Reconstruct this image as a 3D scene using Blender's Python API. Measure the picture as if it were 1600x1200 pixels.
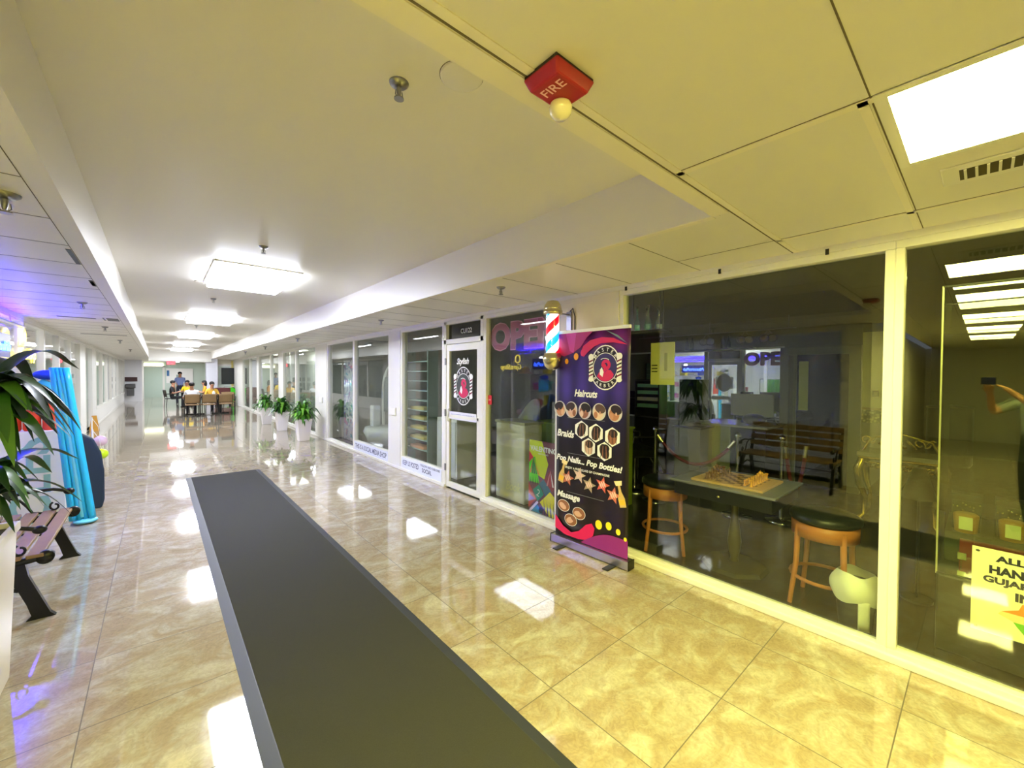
import bpy, bmesh, math, random
from mathutils import Vector, Matrix
from math import sin, cos, pi, radians

# ------------------------------------------------------------------ camera, world, exposure
for o in list(bpy.data.objects): bpy.data.objects.remove(o)
S = bpy.context.scene
COL = S.collection
def _cam():
    yaw, pitch, roll, f = 0.713824788, -0.0186463895, 0.00662085879, 638.913937
    cy, sy, cp, sp = cos(yaw), sin(yaw), cos(pitch), sin(pitch)
    d = Vector((sy*cp, cy*cp, sp)); r = Vector((cy, -sy, 0)); u = r.cross(d)
    r2 = r*cos(roll) + u*sin(roll); u2 = u*cos(roll) - r*sin(roll)
    cd = bpy.data.cameras.new('camera'); co = bpy.data.objects.new('camera', cd); COL.objects.link(co)
    cd.sensor_width = 36; cd.lens = 36*f/1600; cd.clip_start = .02; cd.clip_end = 200
    M = Matrix((r2, u2, -d)).transposed().to_4x4(); M.translation = (0, 0, 1.64)
    co.matrix_world = M; S.camera = co
_cam()
W = bpy.data.worlds.new('world'); S.world = W; W.use_nodes = True
W.node_tree.nodes['Background'].inputs[0].default_value = (.75, .8, .85, 1)
W.node_tree.nodes['Background'].inputs[1].default_value = .25
S.view_settings.view_transform = 'Standard'; S.view_settings.look = 'None'
S.view_settings.gamma = 1; S.view_settings.exposure = 1.8
S.view_settings.use_curve_mapping = False
L_FAR, L_NEAR, L_SHOP, L_VIOLET = 11.0, 36.0, 5.0, 90.0
FAR_COL, NEAR_COL = (.90, .95, 1.08), (1, .94, .235)

# ------------------------------------------------------------------ materials
def lin(c):
    out = []
    for v in c[:3]:
        v = v/255.0; out.append(v/12.92 if v <= .04045 else ((v+.055)/1.055)**2.4)
    return (*out, 1)
MC = {}
def mat(rgb, rough=.5, metal=0, emit=0, noise=.0, scale=20, bump=0, coat=0, key=''):
    k = (tuple(rgb), rough, metal, emit, noise, scale, bump, coat, key)
    if k in MC: return MC[k]
    m = bpy.data.materials.new('paint'); m.use_nodes = True; MC[k] = m
    nt = m.node_tree; b = nt.nodes['Principled BSDF']
    b.inputs['Base Color'].default_value = lin(rgb); b.inputs['Roughness'].default_value = rough
    b.inputs['Metallic'].default_value = metal; b.inputs['Coat Weight'].default_value = coat
    if emit:
        b.inputs['Emission Color'].default_value = lin(rgb); b.inputs['Emission Strength'].default_value = emit
    if noise or bump:
        tc = nt.nodes.new('ShaderNodeTexCoord'); n = nt.nodes.new('ShaderNodeTexNoise')
        n.inputs['Scale'].default_value = scale; n.inputs['Detail'].default_value = 5
        nt.links.new(tc.outputs['Object'], n.inputs['Vector'])
        if noise:
            mx = nt.nodes.new('ShaderNodeMix'); mx.data_type = 'RGBA'
            c = lin(rgb); mx.inputs[6].default_value = tuple(max(0, v*(1-noise)) for v in c[:3]) + (1,)
            mx.inputs[7].default_value = tuple(min(1, v*(1+noise)) for v in c[:3]) + (1,)
            nt.links.new(n.outputs[0], mx.inputs[0]); nt.links.new(mx.outputs[2], b.inputs['Base Color'])
        if bump:
            bp = nt.nodes.new('ShaderNodeBump'); bp.inputs['Strength'].default_value = bump; bp.inputs['Distance'].default_value = .002
            nt.links.new(n.outputs[0], bp.inputs['Height']); nt.links.new(bp.outputs[0], b.inputs['Normal'])
    return m
def emat(col, strength):
    k = ('e', tuple(col), strength)
    if k in MC: return MC[k]
    m = bpy.data.materials.new('lamp_glow'); m.use_nodes = True; MC[k] = m
    b = m.node_tree.nodes['Principled BSDF']; b.inputs['Base Color'].default_value = (.8, .8, .8, 1)
    b.inputs['Emission Color'].default_value = (*col, 1); b.inputs['Emission Strength'].default_value = strength
    return m
def glass_mat(tint=(.89, .92, .89), r0=.06, key=''):
    k = ('g', tint, r0, key)
    if k in MC: return MC[k]
    m = bpy.data.materials.new('window_glass'); m.use_nodes = True; MC[k] = m
    nt = m.node_tree; nt.nodes.remove(nt.nodes['Principled BSDF']); out = nt.nodes['Material Output']
    N = nt.nodes.new; Lk = nt.links.new
    g = N('ShaderNodeNewGeometry'); dp = N('ShaderNodeVectorMath'); dp.operation = 'DOT_PRODUCT'
    Lk(g.outputs['Normal'], dp.inputs[0]); Lk(g.outputs['Incoming'], dp.inputs[1])
    def mth(op, a, b=None, v=None):
        n = N('ShaderNodeMath'); n.operation = op
        if a is not None: Lk(a, n.inputs[0])
        if b is not None: Lk(b, n.inputs[1])
        if v is not None: n.inputs[1 if a is not None else 0].default_value = v
        return n.outputs[0]
    a = mth('ABSOLUTE', dp.outputs['Value'])
    one = N('ShaderNodeMath'); one.operation = 'SUBTRACT'; one.inputs[0].default_value = 1; Lk(a, one.inputs[1])
    p = mth('POWER', one.outputs[0], v=5); q = mth('MULTIPLY', p, v=1-r0); r = mth('ADD', q, v=r0)
    t = N('ShaderNodeBsdfTransparent'); t.inputs[0].default_value = (*tint, 1)
    gl = N('ShaderNodeBsdfGlossy'); gl.inputs['Roughness'].default_value = 0.0; gl.inputs['Color'].default_value = (1, 1, 1, 1)
    mx = N('ShaderNodeMixShader'); Lk(r, mx.inputs[0]); Lk(t.outputs[0], mx.inputs[1]); Lk(gl.outputs[0], mx.inputs[2])
    Lk(mx.outputs[0], out.inputs['Surface'])
    return m
WHITE = mat((236, 234, 228), .45); FRAME = mat((232, 230, 222), .35); PAINT = mat((226, 224, 216), .7, noise=.03, scale=3)
BLACK = mat((14, 14, 15), .4); CHROME = mat((200, 200, 200), .12, 1); STEEL = mat((150, 150, 150), .3, 1)
BRASS = mat((214, 204, 160), .22, 1); GLASS = glass_mat()

# ------------------------------------------------------------------ mesh builder
def text_geo(s, size, bold=0, shear=0, spacing=1.0):
    c = bpy.data.curves.new('t', 'FONT'); c.body = s; c.size = size; c.offset = bold*size; c.shear = shear
    c.align_x = 'CENTER'; c.align_y = 'CENTER'; c.space_character = spacing; c.resolution_u = 3; c.extrude = 0
    o = bpy.data.objects.new('t', c); COL.objects.link(o)
    dg = bpy.context.evaluated_depsgraph_get(); dg.update()
    me = bpy.data.meshes.new_from_object(o.evaluated_get(dg))
    v = [tuple(p.co) for p in me.vertices]; f = [tuple(p.vertices) for p in me.polygons]
    bpy.data.objects.remove(o); bpy.data.curves.remove(c); bpy.data.meshes.remove(me)
    return v, f
class MB:
    def __init__(s): s.v = []; s.f = []; s.m = []; s.sm = []; s.mats = []; s.X = Matrix.Identity(4); s.lay = 0
    def mi(s, m):
        if m not in s.mats: s.mats.append(m)
        return s.mats.index(m)
    def add(s, vs, fs, m, smooth=False):
        b = len(s.v); s.v += [tuple(s.X @ Vector(p)) for p in vs]; k = s.mi(m)
        for f in fs: s.f.append(tuple(i+b for i in f)); s.m.append(k); s.sm.append(smooth)
        return s
    def box(s, x0, x1, y0, y1, z0, z1, m):
        vs = [(x, y, z) for x in (x0, x1) for y in (y0, y1) for z in (z0, z1)]
        return s.add(vs, [(0,1,3,2), (4,6,7,5), (0,4,5,1), (2,3,7,6), (0,2,6,4), (1,5,7,3)], m)
    def bx(s, c, d, m):
        return s.box(c[0]-d[0]/2, c[0]+d[0]/2, c[1]-d[1]/2, c[1]+d[1]/2, c[2]-d[2]/2, c[2]+d[2]/2, m)
    def frustum(s, c, b, t, z0, z1, m):      # square taper: half sizes b (bottom) and t (top)
        vs = [(c[0]+sx*h[0], c[1]+sy*h[1], z) for h, z in ((b, z0), (t, z1)) for sx, sy in ((-1,-1), (1,-1), (1,1), (-1,1))]
        return s.add(vs, [(3,2,1,0), (4,5,6,7), (0,1,5,4), (1,2,6,5), (2,3,7,6), (3,0,4,7)], m)
    def tube(s, pts, r, m, n=10, caps=True):
        pts = [Vector(p) for p in pts]; R = r if isinstance(r, (list, tuple)) else [r]*len(pts)
        vs = []; fs = []; up = None
        for i, p in enumerate(pts):
            t = (pts[min(i+1, len(pts)-1)] - pts[max(i-1, 0)]).normalized()
            if up is None:
                up = Vector((0, 0, 1)) if abs(t.z) < .9 else Vector((1, 0, 0))
            a = t.cross(up).normalized(); b = a.cross(t).normalized(); up = b
            for k in range(n):
                w = 2*pi*k/n; vs.append(tuple(p + a*cos(w)*R[i] + b*sin(w)*R[i]))
        for i in range(len(pts)-1):
            for k in range(n):
                k2 = (k+1) % n; fs.append((i*n+k, i*n+k2, (i+1)*n+k2, (i+1)*n+k))
        s.add(vs, fs, m, True)
        if caps:
            e = (len(pts)-1)*n
            s.add(vs[:n], [tuple(range(n))[::-1]], m); s.add(vs[e:], [tuple(range(n))], m)
        return s
    def cyl(s, p0, p1, r0, m, r1=None, n=16): return s.tube([p0, p1], [r0, r0 if r1 is None else r1], m, n)
    def lathe(s, prof, c, m, n=20, axis='z', smooth=True):
        vs = []; fs = []
        for r, z in prof:
            for k in range(n):
                w = 2*pi*k/n; p = (r*cos(w), r*sin(w), z)
                if axis == 'x': p = (p[2], p[0], p[1])
                if axis == 'y': p = (p[0], p[2], p[1])
                vs.append((c[0]+p[0], c[1]+p[1], c[2]+p[2]))
        for i in range(len(prof)-1):
            for k in range(n):
                k2 = (k+1) % n; fs.append((i*n+k, i*n+k2, (i+1)*n+k2, (i+1)*n+k))
        s.add(vs, fs, m, smooth)
        if prof[0][0] > 1e-4: s.add(vs[:n], [tuple(range(n))[::-1]], m)
        if prof[-1][0] > 1e-4: s.add(vs[-n:], [tuple(range(n))], m)
        return s
    def ball(s, c, r, m, n=16, q=10):
        r = r if isinstance(r, (tuple, list)) else (r, r, r)
        vs = []; fs = []
        for i in range(q+1):
            a = -pi/2 + pi*i/q
            for k in range(n):
                w = 2*pi*k/n; vs.append((c[0]+r[0]*cos(a)*cos(w), c[1]+r[1]*cos(a)*sin(w), c[2]+r[2]*sin(a)))
        for i in range(q):
            for k in range(n):
                k2 = (k+1) % n; fs.append((i*n+k, i*n+k2, (i+1)*n+k2, (i+1)*n+k))
        return s.add(vs, fs, m, True)
    def prism(s, pts, y0, y1, m):            # outline in x-z, extruded along y
        n = len(pts); vs = [(x, y0, z) for x, z in pts] + [(x, y1, z) for x, z in pts]
        return s.add(vs, [tuple(range(n)), tuple(range(n, 2*n))[::-1]] + [(i, i+n, (i+1) % n + n, (i+1) % n) for i in range(n)], m)
    def poly(s, pts, m, y=None):             # printed shape in the x-z plane, each one laid over the last
        if y is None: s.lay += 1; y = -.0004*s.lay
        return s.add([(x, y, z) for x, z in pts], [tuple(range(len(pts)))], m)
    def disc(s, x, z, rx, rz, m, n=24, a0=0, a1=2*pi, rot=0):
        P = [(rx*cos(a0+(a1-a0)*k/n), rz*sin(a0+(a1-a0)*k/n)) for k in range(n + (1 if a1-a0 < 6.28 else 0))]
        return s.poly([(x+p*cos(rot)-q*sin(rot), z+p*sin(rot)+q*cos(rot)) for p, q in P], m)
    def ring(s, x, z, rx, rz, w, m, n=32, a0=0, a1=2*pi):
        s.lay += 1; y = -.0004*s.lay; vs = []; 
        for k in range(n+1):
            a = a0+(a1-a0)*k/n
            vs += [(x+rx*cos(a), y, z+rz*sin(a)), (x+(rx-w)*cos(a), y, z+(rz-w)*sin(a))]
        return s.add(vs, [(2*k, 2*k+2, 2*k+3, 2*k+1) for k in range(n)], m)
    def text(s, t, size, x, z, m, width=None, bold=0, shear=0, rot=0, y=None, spacing=1.0, height=None):
        v, f = text_geo(t, size, bold, shear, spacing)
        if not v: return s
        xs = [p[0] for p in v]; ys = [p[1] for p in v]; cx = (min(xs)+max(xs))/2; cz = (min(ys)+max(ys))/2
        k = width/(max(xs)-min(xs)) if width else 1
        h = height/(max(ys)-min(ys)) if height else (1 if width is None else min(k, 1.6))
        if y is None: s.lay += 1; y = -.0004*s.lay
        P = [((p[0]-cx)*k, (p[1]-cz)*h) for p in v]
        return s.add([(x+a*cos(rot)-b*sin(rot), y, z+a*sin(rot)+b*cos(rot)) for a, b in P], f, m)
    def surf(s, fn, nu, nv, m, smooth=True, both=False):
        vs = [fn(i/nu, j/nv) for i in range(nu+1) for j in range(nv+1)]
        return s.add(vs, [(i*(nv+1)+j, (i+1)*(nv+1)+j, (i+1)*(nv+1)+j+1, i*(nv+1)+j+1) for i in range(nu) for j in range(nv)], m, smooth)
    def build(s, name, parent=None, loc=None, rotz=None, bevel=0, solid=0, sub=0, label=None):
        me = bpy.data.meshes.new(name); me.from_pydata(s.v, [], s.f); 
        for m in s.mats: me.materials.append(m)
        for p, k, q in zip(me.polygons, s.m, s.sm): p.material_index = k; p.use_smooth = q
        me.update()
        o = bpy.data.objects.new(name, me); COL.objects.link(o)
        if parent: o.parent = parent
        if loc: o.location = loc
        if rotz is not None: o.rotation_euler = (0, 0, rotz)
        if solid:
            md = o.modifiers.new('solid', 'SOLIDIFY'); md.thickness = solid; md.offset = 0
        if sub:
            md = o.modifiers.new('sub', 'SUBSURF'); md.levels = sub; md.render_levels = sub
        if bevel:
            md = o.modifiers.new('bevel', 'BEVEL'); md.width = bevel; md.segments = 2; md.limit_method = 'ANGLE'
        if label: o['label'] = label
        return o
def tag(o, label=None, cat=None, group=None, kind=None):
    if label: o['label'] = label
    if cat: o['category'] = cat
    if group: o['group'] = group
    if kind: o['kind'] = kind
    return o
def thing(name, label, cat, loc=(0, 0, 0), rotz=0, group=None, kind=None):
    o = bpy.data.objects.new(name, None); o.empty_display_size = .1; COL.objects.link(o)
    o.location = loc; o.rotation_euler = (0, 0, rotz)
    return tag(o, label, cat, group, kind)
def kids(o): return [c for c in COL.objects if c.parent == o]
def copy_tree(o, loc=None, rotz=None, label=None, parent=None):
    c = o.copy(); COL.objects.link(c)
    if parent: c.parent = parent
    if loc: c.location = loc
    if rotz is not None: c.rotation_euler = (0, 0, rotz)
    if label: c['label'] = label
    for ch in kids(o):
        copy_tree(ch, parent=c)
    return c
def struct(name, mb, label=None, **k):
    o = mb.build(name, **k); tag(o, label, None, None, 'structure'); return o
RX = -pi/2     # local front (-y) turned to face -X (the corridor, for things on the right)
LX = pi/2      # local front turned to face +X (the corridor, for things on the left)

# ------------------------------------------------------------------ setting
T = .613; TX0 = 2.78; TY0 = 2.69
def floor_mat():
    m = bpy.data.materials.new('polished_travertine_tile'); m.use_nodes = True
    nt = m.node_tree; b = nt.nodes['Principled BSDF']; N = nt.nodes.new; Lk = nt.links.new
    tc = N('ShaderNodeTexCoord'); mp = N('ShaderNodeMapping'); mp.vector_type = 'TEXTURE'
    mp.inputs['Location'].default_value = (TX0, TY0, 0); mp.inputs['Scale'].default_value = (T, T, T)
    Lk(tc.outputs['Object'], mp.inputs[0])
    sp = N('ShaderNodeSeparateXYZ'); Lk(mp.outputs[0], sp.inputs[0])
    def mth(op, a, b=None, v=None, clamp=False):
        n = N('ShaderNodeMath'); n.operation = op; n.use_clamp = clamp
        if hasattr(a, 'links'): Lk(a, n.inputs[0])
        else: n.inputs[0].default_value = a
        if b is not None: Lk(b, n.inputs[1])
        if v is not None: n.inputs[1].default_value = v
        return n.outputs[0]
    def edge(o):
        f = mth('FRACT', o); g = mth('SUBTRACT', 1.0, b=f); return mth('MINIMUM', f, b=g)
    e = mth('MINIMUM', edge(sp.outputs[0]), b=edge(sp.outputs[1]))
    grout = mth('LESS_THAN', e, v=.0040)
    fl = N('ShaderNodeVectorMath'); fl.operation = 'FLOOR'; Lk(mp.outputs[0], fl.inputs[0])
    wn = N('ShaderNodeTexWhiteNoise'); Lk(fl.outputs[0], wn.inputs['Vector'])
    off = N('ShaderNodeVectorMath'); off.operation = 'SCALE'; off.inputs['Scale'].default_value = 13; Lk(wn.outputs['Color'], off.inputs[0])
    ad = N('ShaderNodeVectorMath'); ad.operation = 'ADD'; Lk(mp.outputs[0], ad.inputs[0]); Lk(off.outputs[0], ad.inputs[1])
    st = N('ShaderNodeMapping'); st.inputs['Scale'].default_value = (1, 1.3, 1); st.inputs['Rotation'].default_value = (0, 0, .6); Lk(ad.outputs[0], st.inputs[0])
    n1 = N('ShaderNodeTexNoise'); n1.inputs['Scale'].default_value = 2.4; n1.inputs['Detail'].default_value = 9; n1.inputs['Roughness'].default_value = .62; n1.inputs['Distortion'].default_value = 1.0
    Lk(st.outputs[0], n1.inputs['Vector'])
    cr = N('ShaderNodeValToRGB'); Lk(n1.outputs[0], cr.inputs[0])
    els = cr.color_ramp.elements; els[0].position = .30; els[0].color = lin((154, 137, 113)); els[1].position = .70; els[1].color = lin((192, 184, 168))
    el = els.new(.46); el.color = lin((164, 149, 126)); el = els.new(.56); el.color = lin((174, 165, 147))
    n2 = N('ShaderNodeTexNoise'); n2.inputs['Scale'].default_value = 14; n2.inputs['Detail'].default_value = 6; n2.inputs['Distortion'].default_value = 2.5; Lk(ad.outputs[0], n2.inputs['Vector'])
    c2 = N('ShaderNodeMapRange'); c2.inputs[1].default_value = .35; c2.inputs[2].default_value = .65; c2.inputs[3].default_value = .87; c2.inputs[4].default_value = 1.08; Lk(n2.outputs[0], c2.inputs[0])
    vm = N('ShaderNodeVectorMath'); vm.operation = 'SCALE'; Lk(cr.outputs[0], vm.inputs[0]); Lk(c2.outputs[0], vm.inputs['Scale'])
    mx = N('ShaderNodeMix'); mx.data_type = 'RGBA'; Lk(grout, mx.inputs[0]); Lk(vm.outputs[0], mx.inputs[6]); mx.inputs[7].default_value = lin((92, 82, 70))
    Lk(mx.outputs[2], b.inputs['Base Color'])
    rr = N('ShaderNodeMapRange'); rr.inputs[3].default_value = .045; rr.inputs[4].default_value = .6; Lk(grout, rr.inputs[0]); Lk(rr.outputs[0], b.inputs['Roughness'])
    b.inputs['IOR'].default_value = 1.62; b.inputs['Coat Weight'].default_value = .35; b.inputs['Coat Roughness'].default_value = .04
    n3 = N('ShaderNodeTexNoise'); n3.inputs['Scale'].default_value = 2.2; n3.inputs['Detail'].default_value = 2; Lk(ad.outputs[0], n3.inputs['Vector'])
    h = mth('MULTIPLY', n3.outputs[0], v=.35); h2 = mth('SUBTRACT', h, b=grout)
    bp = N('ShaderNodeBump'); bp.inputs['Strength'].default_value = .35; bp.inputs['Distance'].default_value = .004; Lk(h2, bp.inputs['Height'])
    Lk(bp.outputs[0], b.inputs['Normal']); Lk(bp.outputs[0], b.inputs['Coat Normal'])
    return m
FM = floor_mat()
struct('floor', MB().box(-10, 3.2, -4.2, 40, -.06, 0, FM))
DARKFLOOR = mat((52, 49, 44), .25, noise=.15, scale=4)
struct('floor_shop', MB().box(3.2, 14, -4.2, 40, -.06, 0, DARKFLOOR))
struct('floor_unit', MB().box(-6, -1.5, 2, 40, -.001, .004, mat((200, 196, 190), .3)))

CZ = 2.47; RZ = 2.83; AX0, AX1, AY0, AY1 = -.34, 2.155, .93, 27.0   # low ceiling, recess
CW = mat((228, 224, 214), .42, noise=.015, scale=2, key='c'); SEAM = mat((110, 100, 84), .8); BAR = mat((236, 230, 214), .5)
m = MB()
m.box(-10, 3.3, -4.2, AY0, CZ, CZ+.12, CW)              # low ceiling over the crossing
m.box(AX1, 3.3, AY0, AY1, CZ, CZ+.12, CW); m.box(-1.6, AX0, AY0, AY1, CZ, CZ+.12, CW)
m.box(-1.6, 3.3, AY1, 40, CZ, CZ+.12, CW)
m.box(AX0-.1, AX1+.1, AY0-.1, AY1+.1, RZ, RZ+.08, CW)
struct('ceiling', m)
m = MB()
for x0, x1, y0, y1 in ((AX0-.03, AX0+.004, AY0-.03, AY1), (AX1-.004, AX1+.03, AY0-.03, AY1), (AX0, AX1, AY0-.03, AY0+.004), (AX0, AX1, AY1-.004, AY1+.03)):
    m.box(x0, x1, y0, y1, CZ-.002, RZ, CW)
struct('wall_recess', m)
m = MB()                                                # panel seams
def sx(x, y0, y1, w=.004): m.box(x-w/2, x+w/2, y0, y1, CZ-.0015, CZ+.001, SEAM)
def sy(y, x0, x1, w=.004): m.box(x0, x1, y-w/2, y+w/2, CZ-.0015, CZ+.001, SEAM)
sy(.845, -1.4, 3.2, .006); sy(.235, -1.4, 3.2); sy(-.375, -1.4, 3.2); sy(-.985, -1.4, 3.2)
for x in (-.86, .364, 1.592, 2.82): sx(x, -1.6, .845)
sx(2.82, .845, 1.455)
for k in range(42):
    sy(1.455+k*.613, 2.165, 3.2); sy(1.455+k*.613, -1.5, -.43)
sx(-.43, 1.4, 27, .003)
struct('trim_1', m)
m = MB()                                                # flat T bars along the seams near the crossing
for x in (.364, 1.592, 2.82): m.box(x+.006, x+.036, -1.6, .84, CZ-.003, CZ, BAR)
m.box(-1.4, 3.2, .81, .838, CZ-.003, CZ, BAR); m.box(1.6, 3.2, .243, .268, CZ-.003, CZ, BAR)
m.box(-.34, 2.16, .852, .928, CZ-.004, CZ, BAR); m.box(2.157, 2.2, .93, 6, CZ-.004, CZ, BAR)
struct('trim_2', m)
m = MB()                                                # dark slots left open in the left soffit
for y in (4.0, 5.21, 5.24): m.box(-.46, -.435, y+.02, y+.5 if y < 5 else y+.3, CZ-.003, CZ, BLACK)
m.box(-1.1, -.7, 8.75, 8.85, CZ-.003, CZ, BLACK); m.box(-.62, -.45, 8.6, 9.0, CZ-.003, CZ, BLACK); m.box(-.6, -.58+.0, 8.6, 9.0, CZ-.004, CZ, CW)
m.box(-1.2, -.5, 12.2, 12.3, CZ-.003, CZ, BLACK)
struct('trim_3', m)
# ------------------------------------------------------------------ walls and storefronts
GX = 3.25            # glass plane on the right
def pane(name_n, y0, y1, z0=.075, z1=2.385, x=GX, fw=.045, side=1, glass=None, mull=(), parent=None, knee=None):
    """one glazed bay: frame + glass, along Y on plane x; origin at its low-y foot"""
    t = thing(name_n, None, None, (x, y0, 0), 0, None, 'structure')
    L = y1-y0; m = MB(); s = side
    a, b = (-.05, .03) if s > 0 else (-.03, .05)
    m.box(a, b, 0, L, 0 if knee is None else knee, z0, FRAME); m.box(a, b, 0, L, z1, 2.44, FRAME)
    m.box(a, b, 0, fw, z0, z1, FRAME); m.box(a, b, L-fw, L, z0, z1, FRAME)
    for q in mull: m.box(a, b, q-.02, q+.02, z0, z1, FRAME)
    m.build('window_frame', t, bevel=.004)
    MB().box(-.003, .003, fw-.01, L-fw+.01, z0-.01, z1+.01, glass or GLASS).build('glass_pane', t)
    return t
def wallbox(name, *a, m=PAINT, **k): return struct(name, MB().box(*a, m), **k)
# right side, from behind the camera to the far end
struct('trim_4', MB().box(3.185, 3.33, -4.2, 27.2, 2.43, CZ+.01, FRAME))
m = MB(); m.box(3.178, 3.205, -4.2, 4.30, 0, .045, FRAME); m.box(3.178, 3.205, 5.19, 11.0, 0, .045, FRAME); m.box(3.178, 3.205, 11, 27.2, 0, .045, FRAME)
struct('trim_5', m, bevel=.006)
w1 = pane('window_1', -2.2, .345, fw=.04)
w2 = pane('window_2', .345, 2.20, fw=.045)
wallbox('wall_right_1', 3.19, 3.35, 2.20, 2.93, 0, 2.44, m=mat((228, 222, 205), .6, noise=.03, scale=3))
w3 = pane('window_3', 2.93, 4.27, fw=.06)
w4 = pane('window_4', 5.24, 6.66, fw=.05, z0=.24)
wallbox('wall_right_2', 3.19, 3.33, 6.66, 7.12, 0, 2.44)
w5 = pane('window_5', 7.12, 8.93, fw=.05, z0=.24)
w6 = pane('window_6', 8.93, 10.76, fw=.05)
wallbox('wall_right_3', 3.19, 3.33, 10.76, 11.72, 0, 2.44)
k = 7
for a, b in ((11.72, 13.85), (13.85, 15.6), (16.15, 17.6), (17.6, 20.0), (20.35, 22.2), (22.2, 24.3)):
    pane('window_%d' % k, a, b, fw=.07); k += 1
for i, (a, b) in enumerate(((15.6, 16.15), (20.0, 20.35), (24.3, 27.2))):
    wallbox('wall_right_%d' % (4+i), 3.2, 3.33, a, b, 0, 2.44)
wallbox('wall_right_7', 3.19, 3.33, -4.2, -2.2, 0, 2.44)
# access boxes on the piers
for y, l in ((11.2, 'small white cover plate on the far white pier'), (6.93, 'small white cover plate on the pier beside the shop door')):
    t = thing('cover_plate', l, 'cover plate', (3.188, y, 1.0), RX)
    MB().box(-.13, .13, -.02, .0, -.07, .07, FRAME).build('plate', t, bevel=.004); MB().box(-.115, .115, -.024, -.02, -.055, .055, WHITE).build('lid', t)
# barber shop door
DOOR = thing('door_1', 'white framed glass shop door with a barber emblem', None, (GX, 4.27, 0), 0, None, 'structure')
m = MB(); m.box(-.05, .04, 0, .065, 0, 2.44, FRAME); m.box(-.05, .04, .905, .97, 0, 2.44, FRAME); m.box(-.05, .04, 0, .97, 2.385, 2.44, FRAME); m.box(-.05, .04, 0, .97, 2.10, 2.17, FRAME)
m.build('door_frame', DOOR, bevel=.004)
m = MB(); m.box(-.045, -.005, .07, .90, .02, .10, FRAME); m.box(-.045, -.005, .07, .90, 2.0, 2.095, FRAME); m.box(-.045, -.005, .07, .145, .1, 2.0, FRAME); m.box(-.045, -.005, .825, .90, .1, 2.0, FRAME); m.box(-.045, -.005, .1, .87, 1.04, 1.085, FRAME)
lf = m.build('door_leaf', DOOR, bevel=.004)
MB().box(-.028, -.022, .13, .84, .09, 2.01, GLASS).build('glass_pane', lf)
MB().tube([(-.045, .79, .98), (-.09, .79, .99), (-.09, .79, 1.16), (-.045, .79, 1.17)], .010, FRAME).build('door_handle', lf)
MB().box(0, .006, .06, .91, 2.16, 2.39, mat((30, 34, 30), .1)).build('transom_pane', DOOR)
m = MB(); [m.box(-.06, -.045, .9, .93, z, z+.1, STEEL) for z in (.25, 1.05, 1.8)]; m.build('hinge', DOOR)

def arc_text(m, s, r, cx, cz, a0, a1, size, col, flip=False, ry=None):
    ry = ry or r
    for i, ch in enumerate(s):
        a = a0+(a1-a0)*i/(len(s)-1)
        m.text(ch, size, cx+r*cos(a), cz+ry*sin(a), col, rot=a+(pi/2 if flip else -pi/2), y=-.0004*(m.lay+1), bold=.008)
    m.lay += 1
def emblem(m, cx, cz, s, dark, white, pink, bg, ground=None):
    """oval barber emblem, s = half height"""
    w = .80*s
    m.ring(cx, cz, w, s, .05*s, white); 
    if bg: m.disc(cx, cz, w*.93, s*.95, bg, n=40)
    m.disc(cx, cz, w*.90, s*.92, dark, n=40)
    m.disc(cx, cz, .64*s, .66*s, white, n=40)
    m.disc(cx, cz, .61*s, .63*s, ground or dark, n=40)
    arc_text(m, 'MASTER', .63*s, cx, cz+.17*s, radians(148), radians(32), .225*s, white)
    arc_text(m, 'BARBERS', .63*s, cx, cz-.17*s, radians(210), radians(330), .21*s, white, True)
    # flamingo: body, S neck, head, bib
    m.poly([(cx+x*s, cz+z*s) for x, z in ((-.42,-.38), (-.3,-.2), (-.1,-.12), (.02,-.2), (.12,-.1), (.3,-.12), (.45,-.3), (.4,-.44), (.2,-.58), (0,-.62), (-.22,-.56))], pink)
    m.ring(cx+.05*s, cz+.12*s, .24*s, .24*s, .15*s, pink, a0=radians(-95), a1=radians(200)); m.disc(cx-.03*s, cz+.06*s, .1*s, .13*s, pink, rot=.6)
    m.poly([(cx+x*s, cz+z*s) for x, z in ((-.02,-.02), (.08,-.12), (-.1,-.3), (-.2,-.42), (-.28,-.3))], pink)
    m.poly([(cx+x*s, cz+z*s) for x, z in ((-.16,.02), (-.06,-.2), (-.12,-.42), (-.27,-.3), (-.26,-.1))], white)
    m.ring(cx-.02*s, cz+.3*s, .24*s, .12*s, .03*s, white, a0=.2, a1=2.6)
    for sd in (-1, 1):                                  # the two striped poles
        x = cx+sd*.74*s; hw = .115*s
        m.poly([(x-hw, cz-.52*s), (x+hw, cz-.52*s), (x+hw, cz+.42*s), (x-hw, cz+.42*s)], white)
        m.disc(x, cz+.48*s, .15*s, .15*s, white); m.disc(x, cz-.54*s, .14*s, .10*s, white)
        for q in range(5):
            z = cz-.42*s+q*.16*s; m.poly([(x-hw, z), (x+hw, z+.09*s), (x+hw, z+.16*s), (x-hw, z+.07*s)], dark if q % 2 else mat((120, 20, 60), .5))
DK = mat((16, 14, 22), .5); WT = mat((245, 245, 245), .5); PK = mat((214, 32, 92), .5)
m = MB(); emblem(m, 0, 0, .27, DK, WT, PK, None, mat((70, 76, 78), .3))
m.text('Stylish', .15, 0, .335, WT, width=.3, bold=.03, shear=.3)
m.poly([(-.33, -.48), (.33, -.48), (.33, -.37), (-.33, -.37)], mat((226, 226, 240), .5)); m.text('MASTER BARBERS', .06, 0, -.425, mat((120, 120, 170), .5), width=.56)
m.build('emblem_decal', lf, loc=(-.030, .485, 1.50), rotz=RX)
m = MB(); m.text('CU122', .1, 0, 0, WT, width=.27, bold=.012); m.build('number_decal', DOOR, loc=(-.002, .46, 2.275), rotz=RX)
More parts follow.
